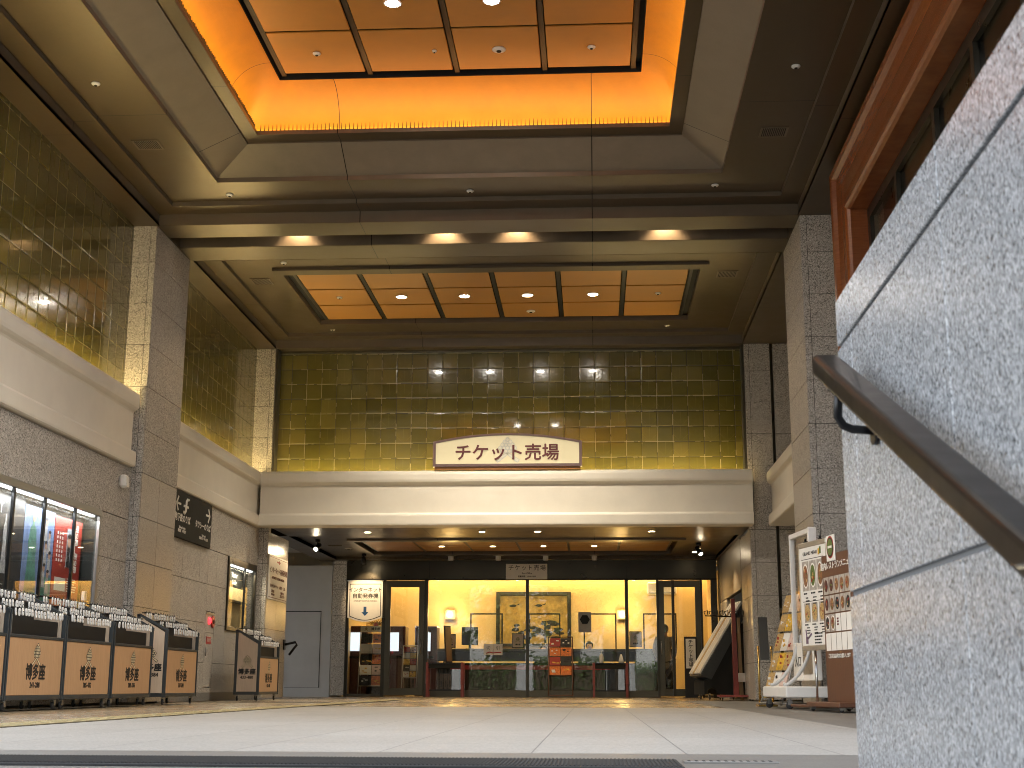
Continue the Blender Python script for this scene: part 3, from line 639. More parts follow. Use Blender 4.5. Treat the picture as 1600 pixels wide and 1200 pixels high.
def emblem(par,loc,s,rot,outl=None):
    """crest of layered petals over two crossed sticks; s = height. Built in its own plane, then turned to face out"""
    mb=MB(); Mo=[outl or M['ink'],M['emb_fill']]
    def oval(cx,cy,rx,ry,ang,z,m):
        mb.use(m); n=12; V=[mb.bm.verts.new((cx+rx*math.cos(t)*math.cos(ang)-ry*math.sin(t)*math.sin(ang),cy+rx*math.cos(t)*math.sin(ang)+ry*math.sin(t)*math.cos(ang),z)) for t in [2*math.pi*i/n for i in range(n)]]; mb.face(V)
    def stick(ax,ay,bx,by,w0,w1,z,m):
        mb.use(m); d=Vector((bx-ax,by-ay,0)).normalized(); q=Vector((-d.y,d.x,0))
        a=Vector((ax,ay,z)); b=Vector((bx,by,z)); mb.poly([a-q*w0,b-q*w1,b+q*w1,a+q*w0])
    for sg in(-1,1):
        stick(-sg*.02,-.12,sg*.46,-.47,.055,.085,0,Mo[0]); stick(-sg*.01,-.13,sg*.44,-.445,.026,.052,.0006,Mo[1])
    k=0
    for row,(yy,n,sp) in enumerate(((-.05,4,.15),(.09,5,.15),(.22,4,.14),(.34,3,.12),(.44,1,0))):
        for i in range(n):
            x=(i-(n-1)/2)*sp; z=.0012+.0004*k; k+=1
            oval(x,yy,.085,.095,0,z,Mo[0]); oval(x,yy,.054,.064,0,z+.0002,Mo[1])
    mb.xf(Matrix.Translation(Vector(loc))@rot@Matrix.Diagonal((s,s,1,1)))
    bmn=obj('emblem',mb,None,par); return bmn
M['emb_fill']=mat('emblem_cream',(.70,.60,.40),.5)
easel(-1.9,1.19,.30,.36,34.45,'framed crest notice on the counter left of the middle glass post')
easel(1.02,1.2,.30,.38,33.95,'framed crest notice on the black counter end by the right glass post')
easel(-4.05+.45,1.19,.26,.34,34.5,'framed crest notice on the counter at the left edge of the big window')
# notice sheets stuck on the glass
t=thing('window_notice','white notice pair with red script clipped on the left window pane','notice',(-2.42,32.98,.93))
mb=MB(); mb.box(-2.64,-2.42,GY-.012,GY-.004,.98,1.24); mb.box(-2.41,-2.19,GY-.012,GY-.004,.98,1.24); obj('sheet',mb,M['paper'],t)
text('lettering','切',.1,M['ink'],t,(-2.53,GY-.014,1.14)); text('lettering','引',.1,M['ink'],t,(-2.3,GY-.014,1.14))
mb=MB(); mb.tube([(-2.58,GY-.014,1.02),(-2.5,GY-.014,1.05),(-2.42,GY-.014,1.03),(-2.3,GY-.014,1.04),(-2.22,GY-.014,1.04)],.012); obj('red_script',mb,M['red'],t)
t=thing('window_notice','grey sheet with a dark hexagon mark on the right window pane','notice',(-.2,32.98,1.5))
mb=MB(); mb.box(-.37,-.06,GY-.012,GY-.004,1.52,2.0); obj('sheet',mb,vary('grey_sheet',(.36,.35,.33),.6),t)
mb=MB(); P=[(-.215+.12*math.cos(R(60*i)),1.82+.12*math.sin(R(60*i))) for i in range(6)]; mb.prism(P,1,GY-.016,GY-.012); obj('hexagon_mark',mb,M['signgrey'],t)
# monitors
for x,w,lb in((-3.15+.0,.42,'black monitor back on the counter near the left wall lamp'),):
    t=thing('monitor',lb,'monitor',(x,34.9,1.17))
    mb=MB(); mb.box(x-w/2,x+w/2,34.88,34.92,1.27,1.72,.008); obj('screen',mb,M['ink'],t)
    mb=MB(); mb.box(x-.03,x+.03,34.9,34.93,1.18,1.3); mb.box(x-.1,x+.1,34.84,34.98,1.172,1.185); obj('foot',mb,M['ink'],t)
# ticket machines and leaflet racks at the left
for i,(x,lb) in enumerate(((-5.95,'dark red ticket machine with a lit screen, farthest left behind the hanging banner'),(-5.0,'dark red ticket machine with lit screen, behind the left edge of the left sliding door'),(-4.2,'dark red ticket machine with a lit screen, right side of the left sliding door'))):
    t=thing('ticket_machine',lb,'ticket machine',(x,34.6,0),0,'ticket machines by the left door')
    mb=MB(); mb.box(x-.28,x+.28,34.3,34.9,.01,1.72,.02); obj('cabinet',mb,vary('dark_red_cabinet',(.075,.018,.016),.35,0,5,.15) if i==0 else bpy.data.materials['dark_red_cabinet'],t)
    mb=MB(); mb.box(x-.17,x+.12,34.285,34.302,1.1,1.56,.004); obj('screen',mb,emis('machine_screen',(.75,.86,1.),.2) if i==0 else bpy.data.materials['machine_screen'],t)
    mb=MB(); mb.box(x-.2,x+.2,34.2,34.3,.92,.98,.006); obj('tray',mb,M['signgrey'],t)
FLY=['orange','yellow','posterred','pinkpaper','posterblack','teal','paper']
def leaflet_rack(x,y,w,h,label,rows,cols,metal='steel',pal=FLY,lean=.18,rz=0,board=None,loc=None,z0=.25):
    t=thing('leaflet_rack',label,'leaflet rack',(0,0,0),0,'leaflet racks around the entrance')
    def back(z): return lean*(z-z0)/(h-z0)
    mb=MB()
    for sx in(-1,1):
        mb.tube([(sx*w/2,-.10,.03),(sx*w/2,back(z0)-.02,z0),(sx*w/2,back(h),h)],.012,8); mb.tube([(sx*w/2,lean+.15,.03),(sx*w/2,back(h),h)],.01,8)
        mb.tube([(sx*w/2,-.1,.05),(sx*w/2,lean+.15,.05)],.01,8)
    mb.tube([(-w/2,back(h),h),(w/2,back(h),h)],.012,8); mb.tube([(-w/2,back(z0),z0),(w/2,back(z0),z0)],.012,8); mb.tube([(-w/2,-.1,.05),(w/2,-.1,.05)],.01,8)
    obj('frame',mb,M[metal],t)
    dz=(h-z0-(.14 if board else .02))/rows; cw=(w-.04)/cols
    mb=MB()
    for r in range(rows):
        z=z0+r*dz; mb.box(-w/2+.01,w/2-.01,back(z)-.06,back(z)-.05,z,z+dz*.3,.002); mb.box(-w/2+.01,w/2-.01,back(z)-.05,back(z)+.02,z,z+.008)
    obj('pockets',mb,M['acrylic'] if metal!='blackiron' else M['blackiron'],t)
    for r in range(rows):
        for c in range(cols):
            z=z0+r*dz+.012; a=-w/2+.02+c*cw; mb=MB(); mb.use(M[pal[(r*3+c*2+(r//2))%len(pal)]])
            b0,b1=back(z)-.03,back(z+dz*.9)-.02
            mb.prism([(b0,z),(b0-.012,z),(b1-.012,z+dz*.9),(b1,z+dz*.9)],0,a+.006,a+cw-.006)
            mb.use(M[rnd.choice(['ink','paper','posterred','yellow'])])
            for q in range(3):
                u=rnd.uniform(.15,.7); k=rnd.uniform(.2,.75); zz=z+dz*.9*k; hh=dz*rnd.uniform(.06,.16); bb=b0+(b1-b0)*k-.0125; ww=cw*rnd.uniform(.12,.3)
                mb.box(a+cw*u,min(a+cw*u+ww,a+cw-.01),bb-.002,bb,zz,min(zz+hh,z+dz*.88))
            obj('leaflet',mb,None,t)
    if board:
        mb=MB(); mb.box(-w/2,w/2,back(h)-.03,back(h)-.015,h-.12,h+.03,.003); o=obj('header_board',mb,M['paper'],t); text('lettering',board,.075,M['ink'],o,(.06,back(h)-.032,h-.045),bold=.002); emblem(o,(-w*.28,back(h)-.032,h-.045),.09,FACE_CAM)
    t.location=(x,y,0); t.rotation_euler=(0,0,rz); return t
leaflet_rack(-5.42,33.45,.62,1.66,'tall leaflet rack with white header board behind the left glass pane',5,2,board='博多座',pal=['posterblack','posterred','orange','paper','paper','pinkpaper','posterred'])
leaflet_rack(-4.52,33.7,.36,1.22,'small leaflet rack inside the left sliding door',5,2,pal=['paper','pinkpaper','yellow','posterblack','posterred'],z0=.45)
rk=leaflet_rack(-.78,32.1,.56,1.38,'orange and yellow leaflets in a wooden rack standing before the middle window',4,2,metal='brownwood',pal=['orange','yellow','orange','posterred','orange','posterblack','orange'],z0=.50,lean=.14)
# fan ornament over the tall rack
t=thing('lucky_charm','round straw charm with gold fan shapes behind the hanging banner','ornament',(-5.42,34.0,1.7))
mb=MB(); mb.use(M['brass'])
for i in range(9):
    a=R(20+i*17.5); mb.tube([(-5.42,34.0,1.72),(-5.42+.24*math.cos(a),34.0,1.72+.17*math.sin(a))],.03,6,True,.006)
obj('fan',mb,None,t)
mb=MB(); mb.use(M['posterred']); mb.lathe((-5.42,33.97,1.74),[(.05,0),(.06,.03),(.05,.06)],1,12); obj('knot',mb,None,t)
# people in the office
def person(label,loc,rz,joints,edges,radii,cloth,hand=None,sit=False):
    t=thing('person',label,'person',loc,rz)
    return t
def skin_body(name,verts,edges,radii,m,parent,root=0,sub=2):
    me=bpy.data.meshes.new(name); me.from_pydata([Vector(v) for v in verts],edges,[]); o=bpy.data.objects.new(name,me); COL.objects.link(o)
    md=o.modifiers.new('skin','SKIN'); md.use_smooth_shade=True; sv=me.skin_vertices[0].data
    for i,r in enumerate(radii): sv[i].radius=(r,r) if not isinstance(r,tuple) else r; sv[i].use_root=(i==root)
    o.modifiers.new('sub','SUBSURF').levels=sub; o.modifiers['sub'].render_levels=sub
    dg=bpy.context.evaluated_depsgraph_get(); dg.update(); nm=bpy.data.meshes.new_from_object(o.evaluated_get(dg)); bpy.data.objects.remove(o)
    nm.materials.clear(); nm.materials.append(m)
    for p in nm.polygons: p.use_smooth=True
    r=bpy.data.objects.new(name,nm); COL.objects.link(r); r.parent=parent; return r
def make_person(label,loc,rz,height,pose,coat,long_hair=False):
    """faces -Y in its own space; pose 'stand' or 'sit'"""
    t=thing('person',label,'person',(0,0,0)); k=height/1.72; V=[];E=[];Rr=[]
    def v(p,r,par=None):
        V.append((p[0]*k,p[1]*k,p[2]*k)); Rr.append(tuple(q*k for q in r) if isinstance(r,tuple) else r*k)
        if par is not None: E.append((par,len(V)-1))
        return len(V)-1
    dz=0 if pose=='stand' else -.44
    pel=v((0,0,.94+dz),(.155,.11)); ab=v((0,.0,1.08+dz),(.135,.10),pel); ch=v((0,-.01,1.26+dz),(.155,.115),ab); nk=v((0,.0,1.42+dz),.06,ch); hb=v((0,-.015,1.50+dz),.062,nk); hm=v((0,-.02,1.60+dz),(.078,.092),hb); v((0,-.015,1.67+dz),(.062,.072),hm)
    v((0,-.115,1.575+dz),.014,hm)
    for s in(-1,1):
        v((s*.083,.0,1.575+dz),.014,hm)
        sh=v((s*.185,.01,1.37+dz),.062,ch); el=v((s*.235,.03,1.12+dz),.046,sh)
        if pose=='stand': wr=v((s*.205,-.14,.93+dz),.032,el); d=Vector((-s*.05,-.85,-.5)).normalized()
        else: wr=v((s*.13,-.2,1.09+dz),.032,el); d=Vector((-s*.3,-.9,.0)).normalized()
        w=Vector((V[wr][0]/k,V[wr][1]/k,V[wr][2]/k)); pm=v(w+d*.06,(.036,.022),wr); side=d.cross(Vector((0,0,1))).normalized(); dn=Vector((0,0,-1))
        for q in range(4):
            b=v(w+d*.10+side*(.027-.018*q),.0095,pm); e1=v(w+d*(.135+.006*(1.5-abs(q-1.4)))+side*(.03-.02*q)+dn*.010,.009,b); v(w+d*(.16+.008*(1.5-abs(q-1.4)))+side*(.03-.02*q)+dn*.028,.0078,e1)
        th=v(w+d*.055-side*s*.04,.011,pm); v(w+d*.09-side*s*.05+dn*.012,.009,th)
        if pose=='stand':
            hp=v((s*.095,0,.84),.098,pel); kn=v((s*.10,-.015,.48),.064,hp); an=v((s*.10,.02,.09),.042,kn); v((s*.11,-.13,.04),.034,an)
        else:
            hp=v((s*.10,-.05,.48),.098,pel); kn=v((s*.12,-.42,.49),.066,hp); an=v((s*.12,-.40,.09),.042,kn); v((s*.12,-.52,.04),.034,an)
    skin_body('body',V,E,Rr,M['skin'],t)
    # clothing: a slightly larger skin over trunk and arms, trousers over legs
    V2=[];E2=[];R2=[]
    def c(p,r,par=None):
        V2.append(tuple(q*k for q in p)); R2.append(tuple(q*k for q in r) if isinstance(r,tuple) else r*k)
        if par is not None: E2.append((par,len(V2)-1))
        return len(V2)-1
    low=.60 if coat=='coat' else .88
    a=c((0,0,1.10+dz),(.165,.13)); b=c((0,-.01,1.27+dz),(.185,.14),a); c((0,0,1.405+dz),(.09,.08),b); h=c((0,0,.94+dz),(.185,.145),a)
    if pose=='stand': c((0,.0,low),(.20,.16),h)
    for s in(-1,1):
        sh=c((s*.19,.01,1.37+dz),.08,b); el=c((s*.24,.03,1.12+dz),.064,sh); c((s*.208,-.125,.945+dz) if pose=='stand' else (s*.14,-.18,1.09+dz),.048,el)
    skin_body('jacket',V2,E2,R2,M['coat'] if coat=='coat' else M['ink'],t)
    V2=[];E2=[];R2=[]
    a=c((0,0,.93+dz),(.16,.125))
    for s in(-1,1):
        if pose=='stand': hp=c((s*.095,0,.83),.112,a); kn=c((s*.10,-.015,.48),.08,hp); c((s*.10,.015,.11),.058,kn)
        else: hp=c((s*.10,-.05,.48),.112,a); kn=c((s*.12,-.42,.49),.08,hp); c((s*.12,-.40,.12),.058,kn)
    skin_body('trousers',V2,E2,R2,M['trouser'],t)
    mb=MB(); bmesh.ops.create_icosphere(mb.bm,subdivisions=3,radius=1)
    for vv in mb.bm.verts:
        q=vv.co.copy(); cut=.018 if q.y<-.35 and q.z<.35 else 0
        vv.co=Vector((q.x*(.098 if not cut else .07),q.y*(.112 if not cut else .06)-.008,q.z*(.105 if q.z>-.2 or q.y<0 else (.19 if long_hair else .125))+1.625+dz))*k+Vector((0,0,0))
        if q.y<-.4 and q.z<.3: vv.co.y=-.045*k
    for f in mb.bm.faces: f.smooth=True
    obj('hair',mb,M['hair'],t)
    mb=MB(); mb.use(M['ink'])
    for s in(-1,1): mb.lathe((s*.032*k,-.108*k,(1.60+dz)*k),[(.008*k,0),(.009*k,.006*k),(.004*k,.009*k)],1,8)
    obj('eyes',mb,None,t)
    mb=MB(); mb.use(M['posterred']); mb.box(-.025*k,.025*k,-.104*k,-.095*k,(1.535+dz)*k,(1.543+dz)*k,.002); obj('mouth',mb,None,t)
    t.location=loc; t.rotation_euler=(0,0,rz); return t
make_person('customer with black hair in a long grey beige coat standing at the counter end',(1.72,33.72,0),R(172),1.74,'stand','coat')
make_person('clerk with short black hair sitting behind the counter under the hexagon sheet',(-.12,35.35,.12),R(6),1.70,'sit','jacket')
make_person('clerk with dark hair sitting behind the orange leaflet rack',(-1.28,35.4,.06),R(-14),1.66,'sit','jacket',True)
for i,(x,y,lb) in enumerate(((-.12,35.40,'dark office chair under the clerk behind the hexagon sheet'),(-1.28,35.45,'dark office chair under the clerk behind the orange leaflet rack'))):
    t=thing('office_chair',lb,'chair',(x,y,0),0,'office chairs behind the counter')
    mb=MB(); mb.box(x-.23,x+.23,y-.22,y+.22,.43,.50,.03); obj('seat',mb,M['ink'],t)
    mb=MB(); mb.box(x-.2,x+.2,y+.2,y+.26,.6,1.0,.03); obj('backrest',mb,M['ink'],t)
    mb=MB(); mb.tube([(x,y,.06),(x,y,.44)],.025); mb.tube([(x,y+.2,.46),(x,y+.23,.65)],.018)
    for k in range(5): mb.tube([(x,y,.1),(x+.27*math.cos(k*1.2566),y+.27*math.sin(k*1.2566),.05)],.018)
    obj('base',mb,M['signgrey'],t)
# ---------------- in front of the glass
def console(x0,x1,y,h,label):
    t=thing('side_table',label,'table',((x0+x1)/2,y,0),0,'dark side tables before the glass front')
    mb=MB(); mb.box(x0+.05,x1-.05,y-.2,y+.2,h-.03,h,.004); obj('table_top',mb,M['blackiron'],t)
    mb=MB(); mb.box(x0+.06,x1-.06,y-.18,y+.18,h-.13,h-.031,.003); obj('apron',mb,M['signgrey'],t)
    for a in(x0,x1-.06):
        for b in(y-.2,y+.14):
            mb=MB(); mb.prism([(a+.005,b+.01),(a+.055,b+.01),(a+.055,b+.05),(a+.005,b+.05)],2,.004,.3); mb.box(a,a+.06,b,b+.06,.3,h+.005,.004); obj('leg',mb,M['redpaint'],t)
    mb=MB(); mb.box(x0+.06,x1-.06,y-.02,y+.02,.14,.17); obj('stretcher',mb,M['blackiron'],t); return t
console(-3.94,-3.06,32.45,.79,'dark table with red brown legs left of the window, framed photo on it')
console(-.04,.79,32.45,.79,'dark table with red brown legs right of the leaflet rack, sanitiser bottle on it')
t=thing('photo_stand','tall thin framed photo board standing on the left side table','photo stand',(0,0,0))
mb=MB(); mb.box(-.16,.16,-.015,.015,0,.86,.006); obj('frame',mb,M['ink'],t); mb=MB(); mb.box(-.135,.135,-.02,-.015,.03,.83); obj('photo',mb,M['brownwood'],t); mb=MB(); mb.prism([(.015,.3),(.15,.0),(.13,0),(.015,.26)],0,-.02,.02); obj('strut',mb,M['ink'],t)
t.location=(-3.42,32.45,.79); t.rotation_euler=(R(-4),0,R(68))
def bottle(x,y,z,label):
    t=thing('pump_bottle',label,'bottle',(x,y,z)); mb=MB(); mb.lathe((x,y,z),[(.045,.001),(.05,.01),(.05,.14),(.035,.19),(.018,.21),(.018,.22)]); obj('bottle_body',mb,M['white'],t)
    mb=MB(); mb.tube([(x,y,z+.22),(x,y,z+.27)],.007); mb.box(x-.015,x+.05,y-.01,y+.01,z+.268,z+.282,.003); obj('pump',mb,M['white'],t)
bottle(.17,32.4,.79,'white pump bottle on the left end of the right side table')
t=thing('paper_cone','small white cone shaped folded card on the right end of the right side table','card stand',(.63,32.42,.79)); mb=MB(); mb.lathe((.63,32.42,.79),[(.06,.001),(.055,.05),(.02,.2)],2,12); obj('card',mb,M['paper'],t)
# plate on the header
t=thing('office_sign_plate','white rectangular ticket office sign plate on the dark header over the glass','sign',(-1.6,GY-.09,2.77))
mb=MB(); mb.box(-2.11,-1.11,GY-.10,GY-.061,2.775,3.145,.004); obj('plate',mb,M['paper'],t)
text('lettering','チケット売場',.145,M['ink'],t,(-1.6,GY-.102,3.04),spacing=1.12); text('lettering','Box Office',.058,M['ink'],t,(-1.6,GY-.102,2.915),bold=.001); text('lettering','営業時間　10:00-18:00',.045,M['ink'],t,(-1.6,GY-.102,2.84),bold=.001)
# hanging banner with the arrow
t=thing('hanging_banner','white shield shaped banner with a blue down arrow hanging in the left glass pane','banner',(-5.53,GY-.08,1.75))
def shield(x0,x1,z0,z1,sag): return [(x0,z1),(x1,z1)]+[(x1-(x1-x0)*i/12,z0-sag*math.sin(math.pi*i/12)) for i in range(13)]
mb=MB(); mb.prism(shield(-5.95,-5.1,1.86,2.74,.10),1,GY-.085,GY-.075); obj('cloth',mb,M['paper'],t)
mb=MB(); mb.use(M['ink'])
A=shield(-5.91,-5.14,1.89,2.67,.10); B=shield(-5.895,-5.155,1.905,2.655,.10)
for i in range(len(A)):
    j=(i+1)%len(A); mb.poly([(A[i][0],GY-.0862,A[i][1]),(A[j][0],GY-.0862,A[j][1]),(B[j][0],GY-.0862,B[j][1]),(B[i][0],GY-.0862,B[i][1])])
obj('border',mb,None,t)
text('lettering','インターネット',.118,M['ink'],t,(-5.525,GY-.087,2.52),bold=.002); text('lettering','自動発券機',.128,M['ink'],t,(-5.525,GY-.087,2.37),bold=.002); text('lettering','- INTERNET TICKETING MACHINE -',.038,M['ink'],t,(-5.525,GY-.087,2.255),bold=.0008)
mb=MB(); mb.prism([(-5.56,2.12),(-5.49,2.12),(-5.49,1.99),(-5.44,1.99),(-5.525,1.9),(-5.61,1.99),(-5.56,1.99)],1,GY-.089,GY-.0855); obj('arrow',mb,M['blue'],t)
mb=MB(); mb.tube([(-5.97,GY-.08,2.745),(-5.08,GY-.08,2.745)],.014); obj('rod',mb,M['white'],t)
# ================================================================ the lit ticket sign over the cream band
def arch(x0,x1,z0,zs,zt,n=16): return [(x0,z0),(x1,z0)]+[(x1-(x1-x0)*i/n, zs+(zt-zs)*(1-(2*i/n-1)**2)) for i in range(n+1)]
t=thing('ticket_sign','arched cream ticket office sign with maroon lettering standing on the back cream band','sign',(-1.61,25.35,4.25))
mb=MB(); A=arch(-3.02,-.19,4.31,4.79,4.945); B=arch(-2.965,-.245,4.36,4.755,4.905); y0,y1=25.27,25.37
F=[mb.bm.verts.new((p[0],y0,p[1])) for p in A]; G_=[mb.bm.verts.new((p[0],y0,p[1])) for p in B]; Fb=[mb.bm.verts.new((p[0],y1,p[1])) for p in A]; Gb=[mb.bm.verts.new((p[0],y0+.02,p[1])) for p in B]; n=len(A)
for i in range(n):
    j=(i+1)%n; mb.face([F[i],F[j],G_[j],G_[i]]); mb.face([F[i],F[j],Fb[j],Fb[i]]); mb.face([G_[i],G_[j],Gb[j],Gb[i]])
mb.face(Fb); obj('frame',mb,mat('sign_frame_mauve',(.16,.10,.095),.4),t)
mb=MB(); mb.prism(B,1,y0+.012,y0+.018); obj('face_panel',mb,mat('sign_face',(.62,.55,.36),.45,emit=(1,.86,.50),es=.035),t)
wm=emblem(t,(-1.6,y0+.0105,4.62),.46,FACE_CAM,mat('emblem_grey',(.52,.52,.47),.5)); wm.scale=(1,1,1)
wm.data.materials[1]=mat('emblem_pale',(.68,.65,.53),.5)
text('lettering','チケット売場',.335,M['maroon'],t,(-1.615,y0+.004,4.555),bold=.006,ext=.002,spacing=.985)
mb=MB(); mb.box(-2.99,-.22,25.30,25.36,4.25,4.31); obj('plinth',mb,mat('amber_plinth',(.34,.15,.04),.4),t)
# ================================================================ lamps
E_LAMP=emis('lamp_lens',(1,.93,.82),45.); E_WARM=emis('warm_lens',(1,.82,.55),16.)
def downlight(x,y,z,r,watts,label,group,col=NEUT,lens=None,size=R(105),tgt=None,name='recessed_downlight',blend=.7):
    t=thing(name,label,'downlight',(x,y,z-.03),0,group)
    mb=MB(); mb.lathe((x,y,z),[(r*1.25,-.006),(r*1.28,-.012),(r*1.02,-.016),(r,-.001)],2,20); obj('trim',mb,M['white'],t)
    mb=MB(); mb.use(lens or E_LAMP); mb.lathe((x,y,z),[(r*.9,-.0135),(r*.5,-.016)],2,20); obj('lens',mb,None,t)
    if watts: lamp(t,(x,y,z-.05),'SPOT',watts,col,size,.06,tgt or (x,y,0),blend)
    return t
for i,x in enumerate((-2.24,-1.1)):
    for j,y in enumerate((14.15,11.87)):
        downlight(x,y,7.925,.085,70,['bright downlight left of centre in the glowing orange coffer, on its upper visible row','bright downlight right of centre in the glowing orange coffer, on its upper visible row'][i] if j==0 else ['downlight left of centre in the orange coffer, out over the street side row','downlight right of centre in the orange coffer, out over the street side row'][i],'downlights in the copper coffers')
for x,lb in((-3.35,'leftmost bright downlight of the row in the flat copper coffer'),(-2.23,'second bright downlight from the left in the flat copper coffer'),(-1.11,'third bright downlight from the left in the flat copper coffer'),(.04,'rightmost bright downlight of the row in the flat copper coffer')):
    downlight(x,22.98,7.0,.085,60,lb,'downlights in the copper coffers',tgt=(x,23.35,0))
for x,lb in((-4.42,'warm slot lamp far left between the ceiling beams'),(-2.19,'warm slot lamp left of centre between the ceiling beams'),(-1.1,'warm slot lamp right of centre between the ceiling beams'),(1.12,'warm slot lamp far right between the ceiling beams')):
    downlight(x,19.2,7.19,.07,18,lb,'slot lamps between the ceiling beams',WARM,E_WARM,R(100),(x,19.32,6.),'slot_lamp',.5)
for x,lb in((-4.47,'small warm downlight farthest left in the low canopy front'),(-2.19,'small warm downlight left of centre in the low canopy front'),(-1.09,'small warm downlight right of centre in the low canopy front'),(1.15,'small warm downlight farthest right in the low canopy front')):
    downlight(x,26.7,3.24,.06,12,lb,'downlights in the low canopy',WARM,E_WARM,R(110))
for x,lb in((-3.4,'small downlight in the copper coffer of the canopy, leftmost of four'),(-2.25,'small downlight in the copper coffer of the canopy, second from left'),(-1.11,'small downlight in the copper coffer of the canopy, third from left'),(.03,'small downlight in the copper coffer of the canopy, rightmost of four')):
    downlight(x,30.4,3.33,.06,12,lb,'downlights in the low canopy',WARM,E_WARM,R(110))
for y,lb in((30.75,'small downlight at the right end of the canopy, nearer of two'),(31.63,'small downlight at the right end of the canopy, farther of two')):
    downlight(2.35,y,3.31,.06,8,lb,'downlights in the low canopy',WARM,E_WARM,R(110))
for x,lb in((-3.4,'white cylinder lamp under the canopy by the header, leftmost'),(-2.26,'white cylinder lamp under the canopy by the header, second from left'),(-1.13,'white cylinder lamp under the canopy by the header, above the white sign plate'),(.03,'white cylinder lamp under the canopy by the header, rightmost')):
    t=thing('cylinder_lamp',lb,'ceiling lamp',(x,32.4,3.08),0,'white cylinder lamps before the header')
    mb=MB(); mb.lathe((x,32.4,3.31),[(.06,-.13),(.065,-.12),(.065,-.02),(.03,-.015),(.03,-.0)],2,16); mb.lathe((x,32.4,3.31),[(.13,-.012),(.13,-.002)],2,16); obj('lamp_body',mb,M['white'],t)
def trackspot(x,y,z,d,watts,label,col=WARM):
    t=thing('spot_lamp',label,'spot lamp',(x,y,z-.25),0,'black adjustable spot lamps'); d=Vector(d).normalized(); p=Vector((x,y,z-.16))
    mb=MB(); mb.lathe((x,y,z),[(.055,-.06),(.055,-.001)],2,14); mb.tube([(x,y,z-.06),p],.014); obj('mount',mb,M['blackiron'],t)
    mb=MB(); mb.tube([p-d*.10,p+d*.10],.05,16,True,.055); obj('lamp_head',mb,M['blackiron'],t)
    mb=MB(); mb.use(E_WARM); mb.tube([p+d*.101,p+d*.106],.042,16); obj('lens',mb,None,t)
    lamp(t,p+d*.13,'SPOT',watts,col,R(60),.04,p+d*3,.6); return t
trackspot(-5.75,28.1,3.24,(-.40,-1.6,-1.0),11,'black spot lamp at the left front of the canopy aimed at the pier sign')
trackspot(-5.43,32.0,3.31,(-.05,.8,-.6),16,'black spot lamp at the canopy back shining on the header above the banner')
trackspot(2.3,29.8,3.31,(.35,-.5,-.75),20,'black spot lamp at the right end of the canopy')
# light strips hidden behind the cream bands washing the tiles gold
for x,y0,y1,lb in((-6.52,9.4,18.2,'golden light strip hidden behind the near left cream band'),(-6.52,20.05,25.5,'golden light strip hidden behind the left cream band between the columns')):
    t=thing('light_strip',lb,'light strip',(x,(y0+y1)/2,4.13),0,'light strips behind the cream bands')
    mb=MB(); mb.use(emis('strip_light',(1,.78,.36),9.) if 'strip_light' not in bpy.data.materials else bpy.data.materials['strip_light']); mb.box(x-.02,x+.02,y0,y1,4.135,4.165); obj('tube',mb,None,t)
t=thing('light_strip','golden light strip hidden behind the wide back cream band below the tiles','light strip',(-1.63,25.6,4.13),0,'light strips behind the cream bands')
mb=MB(); mb.use(bpy.data.materials['strip_light']); mb.box(-6.1,2.85,25.63,25.67,4.135,4.165); obj('tube',mb,None,t)
# small things on the ceilings
def detector(x,y,z,label,r=.055,cat='detector'):
    t=thing('ceiling_detector',label,cat,(x,y,z-.03),0,'small round ceiling detectors')
    mb=MB(); mb.lathe((x,y,z),[(r*.5,-.028),(r*.8,-.022),(r,-.012),(r,-.001)],2,18); obj('cover',mb,M['white'],t)
    mb=MB(); mb.lathe((x,y,z),[(r*.34,-.036),(r*.38,-.027)],2,12); obj('core',mb,M['signgrey'],t)
for x,y,z,lb in((-5.64,14.1,6.985,'small ceiling sprinkler above the left tiles by the upper left edge of the photo'),(-5.05,17.73,6.985,'small ceiling sprinkler near the left end before the beam'),(-1.66,17.75,6.985,'small dark ceiling sprinkler at mid hall before the beam'),(1.72,17.7,6.985,'small ceiling sprinkler near the right end before the beam'),(2.3,14.07,6.985,'small ceiling sprinkler above the right side by the wooden frame'),(-3.37,15.37,7.925,'small sprinkler in the leftmost panel of the glowing coffer'),(.04,15.37,7.925,'small sprinkler in the rightmost panel of the glowing coffer'),(-1.9,15.37,7.925,'tiny dark sensor in the second panel of the glowing coffer'),(-4.46,22.97,7.0,'small sprinkler in the leftmost panels of the flat copper coffer'),(1.18,22.97,7.0,'small sprinkler in the rightmost panels of the flat copper coffer'),(-4.82,20.15,6.752,'small sprinkler under the beam left of the flat coffer'),(1.2,20.15,6.985,'small sprinkler under the beam right of the flat coffer'),(-4.99,25.1,6.985,'small sprinkler behind the flat coffer at the left'),(1.45,25.1,6.985,'small sprinkler behind the flat coffer at the right')):
    detector(x,y,z,lb,.05 if 'tiny' not in lb else .03)
detector(-1.1,15.38,7.925,'larger white smoke detector in the third panel of the glowing coffer',.085,'smoke detector'); detector(-1.10,24.03,7.0,'white smoke detector in the back row of the flat copper coffer',.08,'smoke detector'); detector(-5.55,30.6,3.31,'dark dome camera under the left end of the canopy',.09,'camera')
